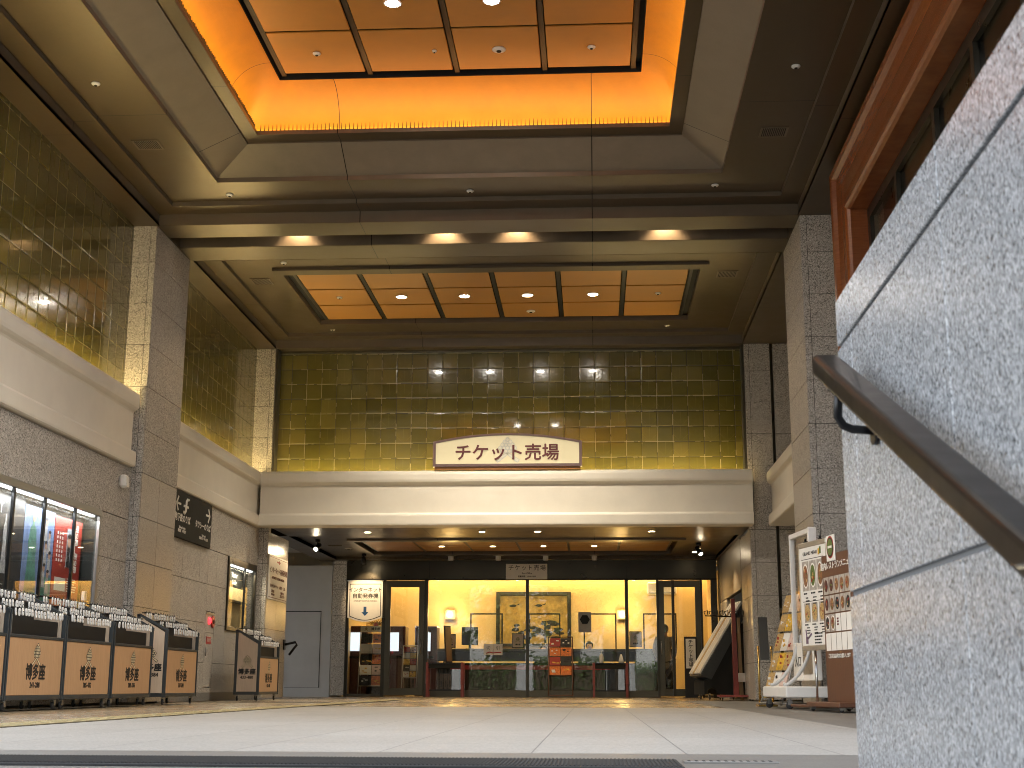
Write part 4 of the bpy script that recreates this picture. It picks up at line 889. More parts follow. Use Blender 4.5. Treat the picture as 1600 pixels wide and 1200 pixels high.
def vent(x,y,z,w,d,label):
    t=thing('ceiling_vent',label,'air vent',(x,y,z-.01),0,'air vents in the ceiling panels'); mb=MB()
    for a in((x-w/2,x+w/2,y-d/2,y-d/2+.02),(x-w/2,x+w/2,y+d/2-.02,y+d/2),(x-w/2,x-w/2+.02,y-d/2+.02,y+d/2-.02),(x+w/2-.02,x+w/2,y-d/2+.02,y+d/2-.02)): mb.box(*a,z-.012,z-.001)
    obj('frame',mb,M['step'],t); mb=MB(); mb.use(M['black']); mb.box(x-w/2+.02,x+w/2-.02,y-d/2+.02,y+d/2-.02,z-.003,z-.001); mb.use(M['step'])
    n=int(w/.022)
    for i in range(1,n): mb.box(x-w/2+i*w/n-.005,x-w/2+i*w/n+.003,y-d/2+.02,y+d/2-.02,z-.010,z-.003)
    obj('grille',mb,None,t)
vent(-5.62,15.9,6.985,.34,.30,'ceiling vent above the left tiles in the near bay'); vent(2.29,15.9,6.985,.34,.30,'ceiling vent at the right in the near bay'); vent(-5.6,21.9,6.985,.34,.36,'ceiling vent at the left of the flat copper coffer'); vent(2.28,21.85,6.985,.34,.36,'ceiling vent at the right of the flat copper coffer'); vent(-5.75,30.0,3.31,.3,.12,'small slotted vent under the left end of the canopy')
# ================================================================ umbrella stands
M['tag']=mat('umbrella_tag_white',(.80,.80,.79),.4)
def tag_mesh():
    mb=MB(); mb.use(M['tag']); P=[]
    for i in range(12):
        a=2*math.pi*i/12; P.append((.019*math.cos(a),.024*math.sin(a)+(.014 if math.sin(a)>0 else -.014)))
    mb.prism(P,0,-.006,.006); mb.use(M['ink']); mb.box(.0062,.0072,-.011,.011,-.002,.004); mb.tube([(0,0,.036),(-.01,0,.06)],.004,5)
    o=obj('number_tag',mb); me=o.data; bpy.data.objects.remove(o); return me
TAGP=None
def umbrella_stand(label,loc,nums,missing=()):
    """built round the origin: +X faces the hall, length along Y"""
    global TAGP
    t=thing('umbrella_stand',label,'umbrella stand',(0,0,0),0,'umbrella lock stands along the left wall'); Lh=.71; D=.43
    fr=MB()
    for y in(-Lh,Lh-.022):
        yb=y+.022
        fr.box(D-.045,D,y,yb,.10,.945,.004); fr.box(0,.045,y,yb,.10,1.16,.004); fr.box(.045,D-.045,y,yb,.10,.145,.004)
        pts=[(.0,1.165),(.04,1.17),(D+.004,.965),(D+.004,.93),(.04,1.135),(0,1.135)]; fr.prism(pts,1,y,yb)
    fr.box(D-.04,D-.002,-Lh+.035,Lh-.035,.10,.145,.004); fr.box(.002,.04,-Lh+.035,Lh-.035,.10,.145,.004); fr.box(D-.04,D-.004,-Lh+.035,Lh-.035,.705,.735,.004)
    obj('frame',fr,M['plastic_dk'],t)
    mb=MB(); mb.box(D-.03,D-.012,-Lh+.037,Lh-.037,.147,.703,.003); fp=obj('front_panel',mb,M['beech'],t)
    emblem(fp,(D-.010,0,.545),.22,FACE_HALL); text('lettering','博多座',.165,M['ink'],fp,(D-.010,0,.365),FACE_HALL,bold=.0045); text('lettering',nums,.075,M['ink'],fp,(D-.010,0,.245),FACE_HALL,bold=.002)
    mb=MB(); mb.prism([(.05,.15),(D-.05,.15),(D-.05,.93),(.05,1.12)],1,-Lh+.006,-Lh+.018); ep=obj('end_panel',mb,M['beech_pale'],t)
    emblem(ep,(.215,-Lh+.004,.64),.19,FACE_CAM); text('lettering','博多座',.10,M['ink'],ep,(.215,-Lh+.004,.47),FACE_CAM,bold=.005); text('lettering',nums,.066,M['ink'],ep,(.215,-Lh+.004,.38),FACE_CAM,bold=.002)
    mb=MB(); mb.prism([(.05,.15),(D-.05,.15),(D-.05,.93),(.05,1.12)],1,Lh-.018,Lh-.006); obj('end_panel',mb,M['beech_pale'],t)
    mb=MB(); mb.box(.05,D-.09,-Lh+.02,Lh-.02,.14,.16); mb.box(.05,.07,-Lh+.02,Lh-.02,.16,1.1); mb.box(D-.10,D-.09,-Lh+.02,Lh-.02,.16,.9); obj('inner_tray',mb,M['ink'],t)  # inner panels coloured black for the shade inside the stand's opening
    mb=MB(); mb.use(vary('grey_lock_plate',(.20,.20,.195),.4,0,20,.2) if 'grey_lock_plate' not in bpy.data.materials else bpy.data.materials['grey_lock_plate']); mb.box(D-.088,D-.08,-Lh+.06,-Lh+.22,.74,.93,.003); obj('lock_plate',mb,None,t)
    rows=((D-.01,.985),(D-.15,1.075),(.09,1.185))
    for rx,rz_ in rows:
        mb=MB(); mb.tube([(rx,-Lh+.035,rz_),(rx,Lh-.035,rz_)],.009,8); 
        for k in range(17): mb.box(rx-.05,rx+.0,-Lh+.06+k*.0785,-Lh+.066+k*.0785,rz_-.008,rz_+.004)
        obj('rail',mb,M['blackiron'],t)
    for x in(.05,D-.05):
        for y in(-Lh+.09,Lh-.09):
            c=MB(); c.tube([(x,y,.0995),(x,y,.085)],.02,10); c.box(x-.02,x-.014,y-.03,y+.02,.04,.09); c.box(x+.014,x+.02,y-.03,y+.02,.04,.09); cs=obj('caster',c,M['steel'],t)
            c=MB(); c.lathe((x,y-.015,.04),[(.028,-.013),(.039,-.010),(.039,.010),(.028,.013)],0,16); obj('wheel',c,M['rubber'],cs)
    if TAGP is None: TAGP=tag_mesh()
    for r,(rx,rz_) in enumerate(rows):
        for k in range(16):
            if (r,k) in missing: continue
            o=bpy.data.objects.new('number_tag',TAGP); COL.objects.link(o); o.parent=t
            o.location=(rx+.016,-Lh+.085+k*.0785+rnd.uniform(-.01,.01),rz_-.075+rnd.uniform(-.006,.006)); o.rotation_euler=(rnd.uniform(-.06,.06),rnd.uniform(-.1,.05),rnd.uniform(-.22,.22))
    t.location=loc; return t
umbrella_stand('wooden umbrella lock stand cut off by the left edge of the photo',(-6.05,12.22,0),'193-240')
umbrella_stand('wooden umbrella lock stand lettered 241-288, below the poster case',(-6.05,13.67,0),'241-288',((1,7),(2,10)))
umbrella_stand('wooden umbrella lock stand lettered 385-432, second of the near row',(-6.05,15.12,0),'385-432',((2,2),(1,3),(0,5)))
umbrella_stand('wooden umbrella lock stand lettered 289-336, last of the near row',(-6.05,16.60,0),'289-336',((1,0),(0,1)))
umbrella_stand('wooden umbrella lock stand lettered 337-384, at the foot of the near stone column',(-6.00,18.46,0),'337-384',((0,0),(0,1),(1,2),(2,3),(2,12)))
umbrella_stand('wooden umbrella lock stand lettered 433-480, alone before the small case',(-6.00,23.50,0),'433-480',((0,1),(1,4),(1,5),(2,2),(2,9)))
# two umbrellas left in the stands
def umbrella(x,y,z,label,m):
    t=thing('umbrella',label,'umbrella',(x,y,.17)); mb=MB(); mb.tube([(x,y,.17),(x+.01,y,.3),(x+.015,y+.01,.86)],.012,8,True,.03); obj('canopy',mb,m,t)
    mb=MB(); mb.tube([(x+.015,y+.01,.86),(x+.02,y+.01,1.02),(x+.03,y+.02,1.05),(x+.05,y+.03,1.04),(x+.055,y+.035,1.0)],.009,8); obj('handle',mb,M['blackiron'],t)
umbrella(-5.86,16.35,0,'furled dark umbrella locked in the stand lettered 289-336',M['signgrey']); umbrella(-5.85,14.86,0,'furled white umbrella locked in the stand lettered 385-432',M['white'])
# ================================================================ lit poster case on the left wall
pc=thing('poster_case','long lit glass poster case in the left wall above the umbrella stands','display case',(-6.4,14.6,1.1))
def case(pc,y0,y1,z0,z1,muls,frame,fw=.09,depth=.19):
    mb=MB(); x=-6.385
    mb.box(x-.03,x+.012,y0,y1,z1-fw,z1,.004); mb.box(x-.03,x+.012,y0,y1,z0,z0+fw*.6,.004); mb.box(x-.03,x+.012,y1-fw*.7,y1,z0+fw*.6,z1-fw,.004); mb.box(x-.03,x+.012,y0,y0+fw*.7,z0+fw*.6,z1-fw,.004); obj('frame',mb,M[frame],pc)
    for m in muls:
        mb=MB(); mb.box(x-.028,x+.006,m-.022,m+.022,z0+fw*.6,z1-fw,.003); obj('mullion',mb,M['blackiron'],pc)
    mb=MB(); mb.box(x-.03-depth,x-.02-depth,y0,y1,z0,z1); mb.box(x-.02-depth,x-.03,y0,y1,z0,z0+.02); mb.box(x-.02-depth,x-.03,y0,y1,z1-.02,z1); mb.box(x-.02-depth,x-.03,y1-.02,y1,z0+.02,z1-.02); mb.box(x-.02-depth,x-.03,y0,y0+.02,z0+.02,z1-.02); obj('back_box',mb,M['signgrey'],pc)
    e=[y0]+list(muls)+[y1]
    for a,b in zip(e,e[1:]):
        mb=MB(); mb.box(x-.022,x-.016,a+.02,b-.02,z0+.05,z1-fw); obj('pane',mb,M['glass_case'],pc)
    mb=MB(); mb.use(bpy.data.materials.get('case_tube') or emis('case_tube',(.95,.98,1.),1.2)); mb.box(x-.11,x-.06,y0+.06,y1-.06,z1-fw-.01,z1-fw+.015); obj('light_tube',mb,None,pc)
case(pc,11.9,17.23,1.1,2.475,(12.5,13.55,14.55,15.42,16.36),'steel')
def poster(y0,y1,z0,z1,m,label,deco):
    x=-6.56; t=thing('poster',label,'poster',(x,(y0+y1)/2,z0),0,'theatre posters in the lit case')
    mb=MB(); mb.box(x-.004,x,y0,y1,z0,z1); obj('sheet',mb,M[m],t); deco(t,x+.001,y0,y1,z0,z1)
def fig(mb,x,y,z,h,w=.3):
    """a standing draped figure as a flat printed shape"""
    P=[(0,1),(.07,.97),(.08,.9),(.05,.86),(.16,.8),(.22,.6),(.2,.45),(.28,.2),(.34,.0),(-.3,.0),(-.24,.25),(-.2,.5),(-.24,.62),(-.17,.8),(-.05,.86),(-.08,.9),(-.07,.97)]
    mb.prism([(y+a*h*w*1.3,z+b*h) for a,b in P],0,x,x+.002)
def ovalp(mb,x,cy,cz,ry,rz_,n=14): mb.prism([(cy+ry*math.cos(2*math.pi*i/n),cz+rz_*math.sin(2*math.pi*i/n)) for i in range(n)],0,x,x+.002)
def d_black(t,x,y0,y1,z0,z1):
    mb=MB(); mb.use(vary('poster_grey_figure',(.42,.42,.43),.5,0,14,.5)); w=y1-y0
    fig(mb,x,y0+w*.22,z0+.30,.62); fig(mb,x,y0+w*.72,z0+.28,.66,.24); ovalp(mb,x,y0+w*.5,z0+.98,.2,.05); obj('figures',mb,None,t)
    text('lettering','GHOST',.17,M['signwhite'],t,(x+.003,(y0+y1)/2,z1-.17),FACE_HALL,bold=.003); mb=MB(); lines(mb,y0+.1,y1-.1,z0+.22,6,.03,.010,x,0,(.4,.95)); obj('small_print',mb,M['signwhite'],t)
def d_teal(t,x,y0,y1,z0,z1):
    mb=MB(); mb.use(M['teal']); fig(mb,x,(y0+y1)/2,z0+.1,.95,.42); obj('figure',mb,None,t); mb=MB(); mb.use(M['skin']); ovalp(mb,x+.0022,(y0+y1)/2,z0+1.0,.045,.06); obj('face',mb,None,t)
    mb=MB(); lines(mb,y0+.06,y1-.06,z0+.07,2,.03,.01,x,0); obj('small_print',mb,M['signwhite'],t)
def d_group(t,x,y0,y1,z0,z1):
    mb=MB(); mb.use(bpy.data.materials['poster_grey_figure']); sp=[(.3,.85),(.62,.72),(.35,.6),(.7,.5),(.3,.36),(.65,.3)]; w=y1-y0;h=z1-z0
    for a,b in sp: fig(mb,x,y0+w*a,z0+h*b-.2,.26,.5)
    obj('figures',mb,None,t); mb=MB(); mb.use(M['skin'])
    for a,b in sp: ovalp(mb,x+.0022,y0+w*a,z0+h*b+.03,.035,.045)
    obj('faces',mb,None,t); mb=MB(); mb.use(M['hair'])
    for a,b in sp: ovalp(mb,x+.0044,y0+w*a,z0+h*b+.065,.034,.02)
    obj('hair',mb,None,t); mb=MB(); mb.use(M['teal']); mb.box(x+.0005,x+.0015,y0+.02,y1-.02,z0+.05,z0+.33); obj('ground_shape',mb,None,t)
def d_red(t,x,y0,y1,z0,z1):
    w=y1-y0; mb=MB(); mb.use(vary('portrait_ground',(.30,.33,.36),.5)); mb.box(x,x+.001,y0+w*.45,y0+w*.62,z0+.5,z0+.98); mb.use(M['ink']); fig(mb,x+.001,y0+w*.535,z0+.5,.34,.42); mb.use(M['skin']); ovalp(mb,x+.0032,y0+w*.535,z0+.82,.05,.075); mb.use(M['hair']); ovalp(mb,x+.0054,y0+w*.535,z0+.885,.052,.03); obj('portrait',mb,None,t)
    for i,(s,a) in enumerate((('新春特別公演',.72),('昼の部　夜の部',.82))):
        text('lettering','\n'.join(s),.09,M['signwhite'],t,(x+.002,y0+w*a,z0+.74),FACE_HALL,bold=.002,line=.95)
    mb=MB(); 
    for k in range(3):
        for q in range(7): mb.box(x,x+.001,y0+w*(.1+.09*k),y0+w*(.1+.09*k)+.03,z0+.55+q*.055,z0+.585+q*.055)
    mb.box(x,x+.001,y0+w*.1,y0+w*.5,z0+.2,z0+.36); lines(mb,y0+w*.55,y1-.05,z0+.36,6,.03,.012,x,0); obj('small_print',mb,M['signwhite'],t)
poster(12.2,13.45,1.18,2.32,'posterblack','black and white stage poster at the far left end of the lit case',d_black)
poster(13.52,15.26,1.18,2.34,'posterblack','black stage poster with pale figures under white GHOST lettering',d_black)
poster(15.28,15.80,1.18,2.30,'posterblue','blue poster with one tall teal robed figure',d_teal)
poster(15.81,16.16,1.18,2.30,'posterblue','blue poster crowded with small white clad figures',d_group)
poster(16.18,17.06,1.18,2.28,'posterred','red poster with a portrait and vertical white lettering in the lit case',d_red)
t=thing('leaflet_box','small brown box with pale cards in the right end of the lit case','box',(-6.50,17.06,1.12)); mb=MB(); mb.box(-6.55,-6.45,17.08,17.19,1.122,1.3,.004); obj('box_body',mb,M['brownwood'],t); mb=MB(); mb.box(-6.52,-6.48,17.09,17.18,1.3,1.42,.002); obj('cards',mb,M['paper'],t)
lamp(pc,(-6.46,14.7,2.33),'AREA',9,(.95,.98,1.),target=(-6.56,14.7,1.),sx=5.,sy=.1)
# emergency light, guide sign, second case, call point
t=thing('emergency_light','small cream emergency light box on the left wall just under the cream band','emergency light',(-6.36,17.9,2.85)); mb=MB(); mb.box(-6.398,-6.30,17.82,17.98,2.86,3.04,.03); obj('housing',mb,M['white'],t); mb=MB(); mb.box(-6.30,-6.29,17.85,17.95,2.87,2.93,.003); obj('lens',mb,M['paper'],t)
t=thing('guide_sign','dark guide sign with white arrows for the subway and the taxi stand, left wall','sign',(-6.38,21.1,2.46))
mb=MB(); mb.box(-6.398,-6.345,19.99,22.21,2.465,3.18,.004); obj('board',mb,M['signgrey'],t)
def arrow(mb,cy,cz,s,dr,x):
    mb.box(x,x+.003,cy-s*.5,cy+s*.5,cz-s*.07,cz+s*.07)
    tip=cy+dr*s*.55
    for sg in(-1,1): mb.prism([(tip,cz+sg*0),(tip-dr*s*.42,cz+sg*s*.5),(tip-dr*s*.58,cz+sg*s*.42),(tip-dr*s*.22,cz)],0,x,x+.003)
mb=MB(); arrow(mb,21.98,2.98,.24,1,-6.344); arrow(mb,20.36,2.98,.24,-1,-6.344); obj('arrow',mb,M['signwhite'],t)
mb=MB(); mb.tube([(-6.343,20.86,3.09),(-6.343,20.79,3.09),(-6.343,20.74,3.05),(-6.343,20.72,2.9),(-6.343,20.67,2.86),(-6.343,20.62,2.88)],.022,6); mb.box(-6.346,-6.335,20.62,20.86,2.955,2.99); obj('subway_mark',mb,M['signwhite'],t)
text('lettering','地下鉄のりば',.135,M['signwhite'],t,(-6.343,20.60,2.765),FACE_HALL,bold=.003); text('lettering','タクシーのりば',.125,M['signwhite'],t,(-6.343,21.72,2.77),FACE_HALL,bold=.003)
text('lettering','Subway Station\n地铁站　지하철역',.055,M['signwhite'],t,(-6.343,20.60,2.60),FACE_HALL,bold=.001); text('lettering','Taxi Stand\n出租车站　택시 승강장',.05,M['signwhite'],t,(-6.343,21.78,2.60),FACE_HALL,bold=.001)
pc=thing('small_showcase','small dark framed glass showcase with lit shelves in the left wall by the far column','display case',(-6.4,24.5,1.19))
case(pc,23.56,25.54,1.19,2.47,(24.75,),'bronze_dk',.12,.21)
t=thing('showcase_panel','pale gold display panel with a dark shelf line inside the small showcase','display panel',(-6.58,24.5,1.25)); mb=MB(); mb.box(-6.595,-6.585,23.62,25.5,1.26,2.0); obj('panel',mb,M['cream'],t); mb=MB(); mb.box(-6.584,-6.50,23.62,25.5,1.72,1.76); obj('shelf',mb,M['blackiron'],t); text('lettering','Theater\nGuide',.13,M['signwhite'],t,(-6.59,24.75,2.16),FACE_HALL)
lamp(pc,(-6.46,24.5,2.3),'AREA',8,(1,.85,.6),target=(-6.57,24.5,1.2),sx=1.7,sy=.1)
hy=thing('hydrant_cabinet','flush fire hydrant cabinet with red lamp and red label plate on the left wall','fire hydrant',(-6.4,22.6,.22))
mb=MB(); mb.box(-6.43,-6.402,22.345,22.85,.22,1.10,.003); mb.box(-6.43,-6.402,22.345,22.85,1.105,1.44,.003); obj('door',mb,M['granite'],hy)
mb=MB(); mb.use(M['steel']); mb.box(-6.405,-6.392,22.35,22.84,1.40,1.43,.002); obj('cover_lip',mb,None,hy)
mb=MB(); mb.use(emis('red_lamp',(1,.03,.04),.6)); mb.lathe((-6.40,22.55,1.30),[(.06,0),(.055,.02),(.035,.035),(.012,.04)],0,16); obj('red_lamp',mb,None,hy)
mb=MB(); mb.use(M['red']); mb.lathe((-6.40,22.75,1.29),[(.10,0),(.10,.02),(.085,.026)],0,18); mb.use(M['ink']); mb.lathe((-6.40,22.75,1.29),[(.04,.026),(.035,.034)],0,12); obj('call_button',mb,None,hy)
mb=MB(); mb.use(M['red']); mb.box(-6.402,-6.396,22.44,22.72,.92,1.04,.001); pl=obj('label_plate',mb,None,hy); text('lettering','消火栓',.07,M['signwhite'],pl,(-6.3955,22.58,.98),FACE_HALL)
mb=MB(); mb.tube([(-6.385,22.40,.72),(-6.38,22.40,.86)],.012,8); obj('handle',mb,M['steel'],hy)
t=thing('pier_sign','cream notice about the ticket machine with a red arrow on the far left pier','sign',(-6.215,26.55,1.86))
mb=MB(); mb.box(-6.216,-6.20,25.78,27.36,1.87,2.72,.004); obj('board',mb,M['paper'],t)
mb=MB(); mb.prism([(26.42,2.60),(26.60,2.60),(26.60,2.57),(26.72,2.615),(26.60,2.66),(26.60,2.63),(26.42,2.63)],0,-6.199,-6.197); obj('arrow',mb,M['red'],t)
text('lettering','インターネット自動発券機',.125,M['maroon'],t,(-6.198,26.57,2.43),FACE_HALL,bold=.002,sx=.98); text('lettering','- INTERNET TICKETING MACHINE -',.07,M['maroon'],t,(-6.198,26.57,2.29),FACE_HALL,bold=.001)
text('lettering','博多座公演のチケット　お受取り・ご購入',.068,M['maroon'],t,(-6.198,26.57,2.13),FACE_HALL); text('lettering','設置時間\n10:00-18:00',.06,M['maroon'],t,(-6.198,26.15,2.0),FACE_HALL); text('lettering','予約番号を\nご用意ください',.06,M['maroon'],t,(-6.198,26.95,2.0),FACE_HALL)
mb=MB(); mb.box(-6.201,-6.198,25.82,27.32,2.675,2.685); mb.box(-6.201,-6.198,25.82,27.32,1.905,1.915); obj('rule',mb,M['maroon'],t)
t=thing('coin_locker_arm','black bracket arm on the far left pier beyond the last umbrella stand','bracket',(-6.15,27.3,1.0)); mb=MB(); mb.tube([(-6.215,27.35,1.05),(-5.98,27.35,1.1),(-5.95,27.35,1.05),(-6.1,27.35,.85)],.025,8); mb.box(-6.22,-6.19,27.3,27.42,.95,1.15); obj('arm',mb,M['blackiron'],t)
# ================================================================ right side of the hall
def along(p,q):
    d=Vector((q[0]-p[0],q[1]-p[1],0)); return d.length, math.atan2(d.y,d.x)
def place(t,p,q):
    L,a=along(p,q); t.location=((p[0]+q[0])/2,(p[1]+q[1])/2,0); t.rotation_euler=(0,0,a)
def casters(par,xs,ys,r=.045):
    for x in xs:
        for y in ys:
            c=MB(); c.tube([(x,y,r*2+.03),(x,y,r*2+.005)],.018,10); c.box(x-.02,x-.014,y-.025,y+.025,r,r*2+.01); c.box(x+.014,x+.02,y-.025,y+.025,r,r*2+.01); o=obj('caster',c,M['steel'],par)
            c=MB(); c.lathe((x,y,r),[(r*.7,-.013),(r,-.009),(r,.009),(r*.7,.013)],0,16); obj('wheel',c,M['rubber'],o)
# white rolling glass panel
t=thing('rolling_panel','tall white framed glass panel on a white wheeled base, behind the menu stand','display stand',(0,0,0))
mb=MB(); mb.box(-.47,-.43,-.03,.03,.33,2.14,.004); mb.box(.41,.47,-.05,.05,.33,2.14,.006); mb.box(-.43,.41,-.03,.03,2.08,2.14,.004); mb.box(-.43,.41,-.03,.03,.33,.40,.004); obj('frame',mb,M['white'],t)
mb=MB(); mb.box(-.43,.41,-.006,.006,.78,2.08); obj('glass_panel',mb,M['acrylic'],t)
mb=MB(); mb.box(-.43,-.05,-.036,-.03,.34,.78,.003); obj('label_board',mb,M['paper'],t); text('lettering','入口',.14,M['ink'],t,(-.24,-.038,.55),bold=.001)
mb=MB(); mb.box(-.52,.55,-.42,.42,.13,.26,.012); obj('base',mb,M['white'],t)
for s in(-1,1):
    mb=MB(); P=[(.30*s,-.38+.36*math.sin(R(8*i)),.27+.60*(1-math.cos(R(8*i)))**.8) for i in range(11)]; mb.tube(P,.022,8); obj('arm',mb,M['greywhite'],t)
casters(t,(-.45,.48),(-.36,.36)); place(t,(2.52,17.45),(2.64,16.55))
# menu poster stand
t=thing('menu_stand','white menu poster with food photos on chrome poles beside the brown menu board','menu stand',(0,0,0))
mb=MB(); mb.box(-.36,.36,-.012,.012,.71,1.86,.004); obj('panel',mb,M['paper'],t)
mb=MB(); mb.box(-.38,.38,-.02,.02,1.84,1.90,.008); mb.box(-.38,.38,-.02,.02,.66,.72,.008); mb.box(-.385,-.36,-.016,.016,.72,1.84,.003); mb.box(.36,.385,-.016,.016,.72,1.84,.003); obj('rail',mb,M['brass'] if False else vary('champagne_rail',(.50,.45,.36),.35,.6,10),t)
for s in(-.12,.2):
    mb=MB(); mb.tube([(s,.03,.04),(s,.03,.70)],.014,10); obj('pole',mb,M['chrome'],t)
for s in(-.2,.2):
    mb=MB(); mb.box(s-.03,s+.03,-.01,.02,1.90,1.915); mb.tube([(s,0,1.915),(s,.0,1.945)],.012,8); obj('clip',mb,M['blackiron'],t)
mb=MB(); mb.box(-.36,.36,-.2,.2,.03,.06,.008); obj('base',mb,M['brownwood'],t)
def dish(par,x0,x1,z0,z1,y,m,plate=True,k=.36):
    mb=MB(); mb.use(vary('photo_ground',(.42,.38,.33),.5,0,20,.3) if 'photo_ground' not in bpy.data.materials else bpy.data.materials['photo_ground']); mb.box(x0,x1,y-.0015,y,z0,z1)
    cx,cz=(x0+x1)/2,(z0+z1)/2; w=min(x1-x0,z1-z0)
    def ov(rx,rz_,yy,m2,dx=0,dz=0):
        mb.use(m2); mb.prism([(cx+dx+rx*math.cos(2*math.pi*i/14),cz+dz+rz_*math.sin(2*math.pi*i/14)) for i in range(14)],1,yy-.001,yy)
    if plate: ov((x1-x0)*.42,(z1-z0)*.42,y-.0016,M['paper'])
    ov((x1-x0)*k,(z1-z0)*k,y-.0028,M[m]); 
    for i in range(4): ov((x1-x0)*.08,(z1-z0)*.06,y-.004-.0011*i,M[rnd.choice(['food','greenfood','pasta','posterred'])],rnd.uniform(-.2,.2)*(x1-x0),rnd.uniform(-.2,.2)*(z1-z0))
    return obj('food_picture',mb,None,par)
y=-.0125
for i,m in enumerate(('food','greenfood','food')): dish(t,-.29+.2*i,-.11+.2*i,1.34,1.68,y,m)
for i in range(3): dish(t,-.27+.2*i,-.11+.2*i,.98,1.2,y,'pasta',False,.44)
mb=MB(); 
for i in range(3):
    x=-.27+.2*i; lines(mb,x,x+.14,1.31,1,.03,.018,y,1,(.6,.9)); lines(mb,x+.05,x+.15,1.26,3,.035,.014,y,1,(.7,1)); lines(mb,x,x+.13,.955,1,.03,.016,y,1,(.7,.9)); lines(mb,x+.05,x+.15,.92,3,.03,.012,y,1,(.6,1))
lines(mb,-.02,.22,.85,4,.035,.016,y,1,(.7,1)); obj('small_print',mb,M['signgrey'],t)
for z in(1.70,1.215): mb=MB(); mb.box(-.30,.30,y-.002,y,z,z+.006); obj('rule',mb,M['signgrey'],t)
text('lettering','GRAND MENU',.06,M['signgrey'],t,(-.06,y-.002,1.765)); mb=MB(); mb.use(M['yellow']); mb.box(.16,.2,y-.003,y,1.73,1.8); mb.use(M['greenfood']); mb.box(.2,.24,y-.003,y,1.74,1.82); mb.use(vary('plum_ink',(.18,.12,.17),.5)); mb.box(-.26,-.2,y-.003,y,.74,.82); mb.tube([(-.23,y-.003,.8),(-.25,y-.003,.9)],.008,6); mb.tube([(-.2,y-.003,.8),(-.1,y-.003,.85)],.01,6); obj('drawing',mb,None,t)
place(t,(2.44,16.2),(2.625,15.52))
# brown restaurant board
t=thing('menu_board','brown wooden restaurant menu board with rows of food photos and a round crest on top','menu board',(0,0,0)); W2=.45
mb=MB(); mb.box(-W2,W2,-.03,.03,.10,1.66,.004); obj('board',mb,M['brownwood'],t); mb=MB(); mb.box(-W2-.06,W2+.06,-.25,.25,.05,.10,.008); obj('base',mb,M['brownwood'],t); casters(t,(-.44,.44),(-.2,.2),.022)
mb=MB(); mb.box(-.24,.02,-.045,-.032,1.58,1.86,.01); obj('crest_plate',mb,M['paper'],t)
mb=MB(); 
for k,(r,m) in enumerate(((.115,'posterred'),(.10,'posterblack'),(.085,'greenfood'))): mb.use(M[m]); mb.prism([(-.11+r*.95*math.cos(2*math.pi*i/20),1.73+r*1.05*math.sin(2*math.pi*i/20)) for i in range(20)],1,-.047-.0015*k,-.0455-.0015*k)
mb.use(M['paper']); mb.box(-.17,-.05,-.052,-.0486,1.72,1.745); obj('crest',mb,None,t)
text('lettering','館内レストランメニュー',.088,M['signwhite'],t,(.0,-.032,1.535),bold=.002)
for r in range(4):
    for c in range(5):
        x0=-.40+c*.162; z0=1.235-r*.2
        if r<2 or (r==2 and c<2): dish(t,x0,x0+.148,z0,z0+.185,-.032,rnd.choice(['food','posterblack','food','photo_dark']),r==2,.36)
        else:
            mb=MB(); mb.box(x0,x0+.148,-.0335,-.032,z0,z0+.185); mb2=obj('blank_card',mb,M['paper'],t)
            if r==2 and c==2: mb=MB(); lines(mb,x0+.04,x0+.11,z0+.13,3,.03,.02,-.0335,1); obj('small_print',mb,M['maroon'],t)
text('lettering','ご注文は店内でお願いします',.052,M['signwhite'],t,(-.02,-.032,.575),bold=.001)
place(t,(2.545,15.2),(2.70,14.32))
# leaning leaflet rack, brass stand
leaflet_rack(2.32,17.85,.62,1.46,'leaning leaflet rack with orange leaflets beside the white rolling panel',5,3,metal='steel',pal=['pasta','orange','paper','pasta','pinkpaper','yellow','paper'],lean=.36,rz=R(-72),z0=.2)
t=thing('notice_lectern','thin brass notice stand with a dark slanted plate before the right granite pier','notice stand',(2.24,18.35,0))
mb=MB()
for x in(2.16,2.33): mb.tube([(x,18.35,.02),(x,18.35,.78)],.014,10)
mb.tube([(2.16,18.35,.12),(2.33,18.35,.12)],.01,8); mb.box(2.12,2.37,18.2,18.5,.004,.03,.005); obj('frame',mb,M['brass'],t)
mb=MB(); mb.prism([(18.30,.60),(18.33,.60),(18.47,1.15),(18.44,1.16)],0,2.18,2.30); obj('plate',mb,M['bronze_dk'],t)
# slanted display desk and the red post near the entrance
t=thing('slanted_display','dark wheeled display desk with a steep leaflet top at the right of the entrance','display stand',(2.5,28.2,0))
mb=MB(); mb.prism([(2.02,.47),(2.24,.40),(3.06,1.82),(2.93,1.93)],1,27.7,28.7); obj('tray',mb,M['plastic_dk'],t)
mb=MB(); mb.prism([(2.1,.10),(2.1,.36),(2.28,.46),(2.9,1.5),(2.98,1.5),(2.98,.10),(2.36,.10),(2.33,.2),(2.25,.25),(2.17,.2),(2.14,.10)],1,27.75,28.65); obj('pedestal',mb,M['signgrey'],t)
for i in range(6):
    a=27.76+i*.155; mb=MB(); mb.use(M[['paper','white','paper','pasta','white','paper'][i]]); mb.prism([(2.0,.52),(2.03,.50),(2.93,1.925),(2.90,1.945)],1,a,a+.12); obj('leaflet_strip',mb,None,t)
casters(t,(2.22,2.9),(27.82,28.58),.05); t.rotation_euler=(0,0,R(9))
t=thing('red_post','dark red wooden post with black hooks on a flat red foot beside the display desk','post',(2.77,27.2,0))
mb=MB(); mb.prism([(2.70,.1),(2.80,.1),(2.77,1.95),(2.70,1.95)],1,27.15,27.25); obj('post',mb,M['redpaint'],t); mb=MB(); mb.box(2.40,3.1,26.9,27.5,.06,.1,.006); obj('foot',mb,M['redpaint'],t); casters(t,(2.46,3.04),(26.95,27.45),.025)
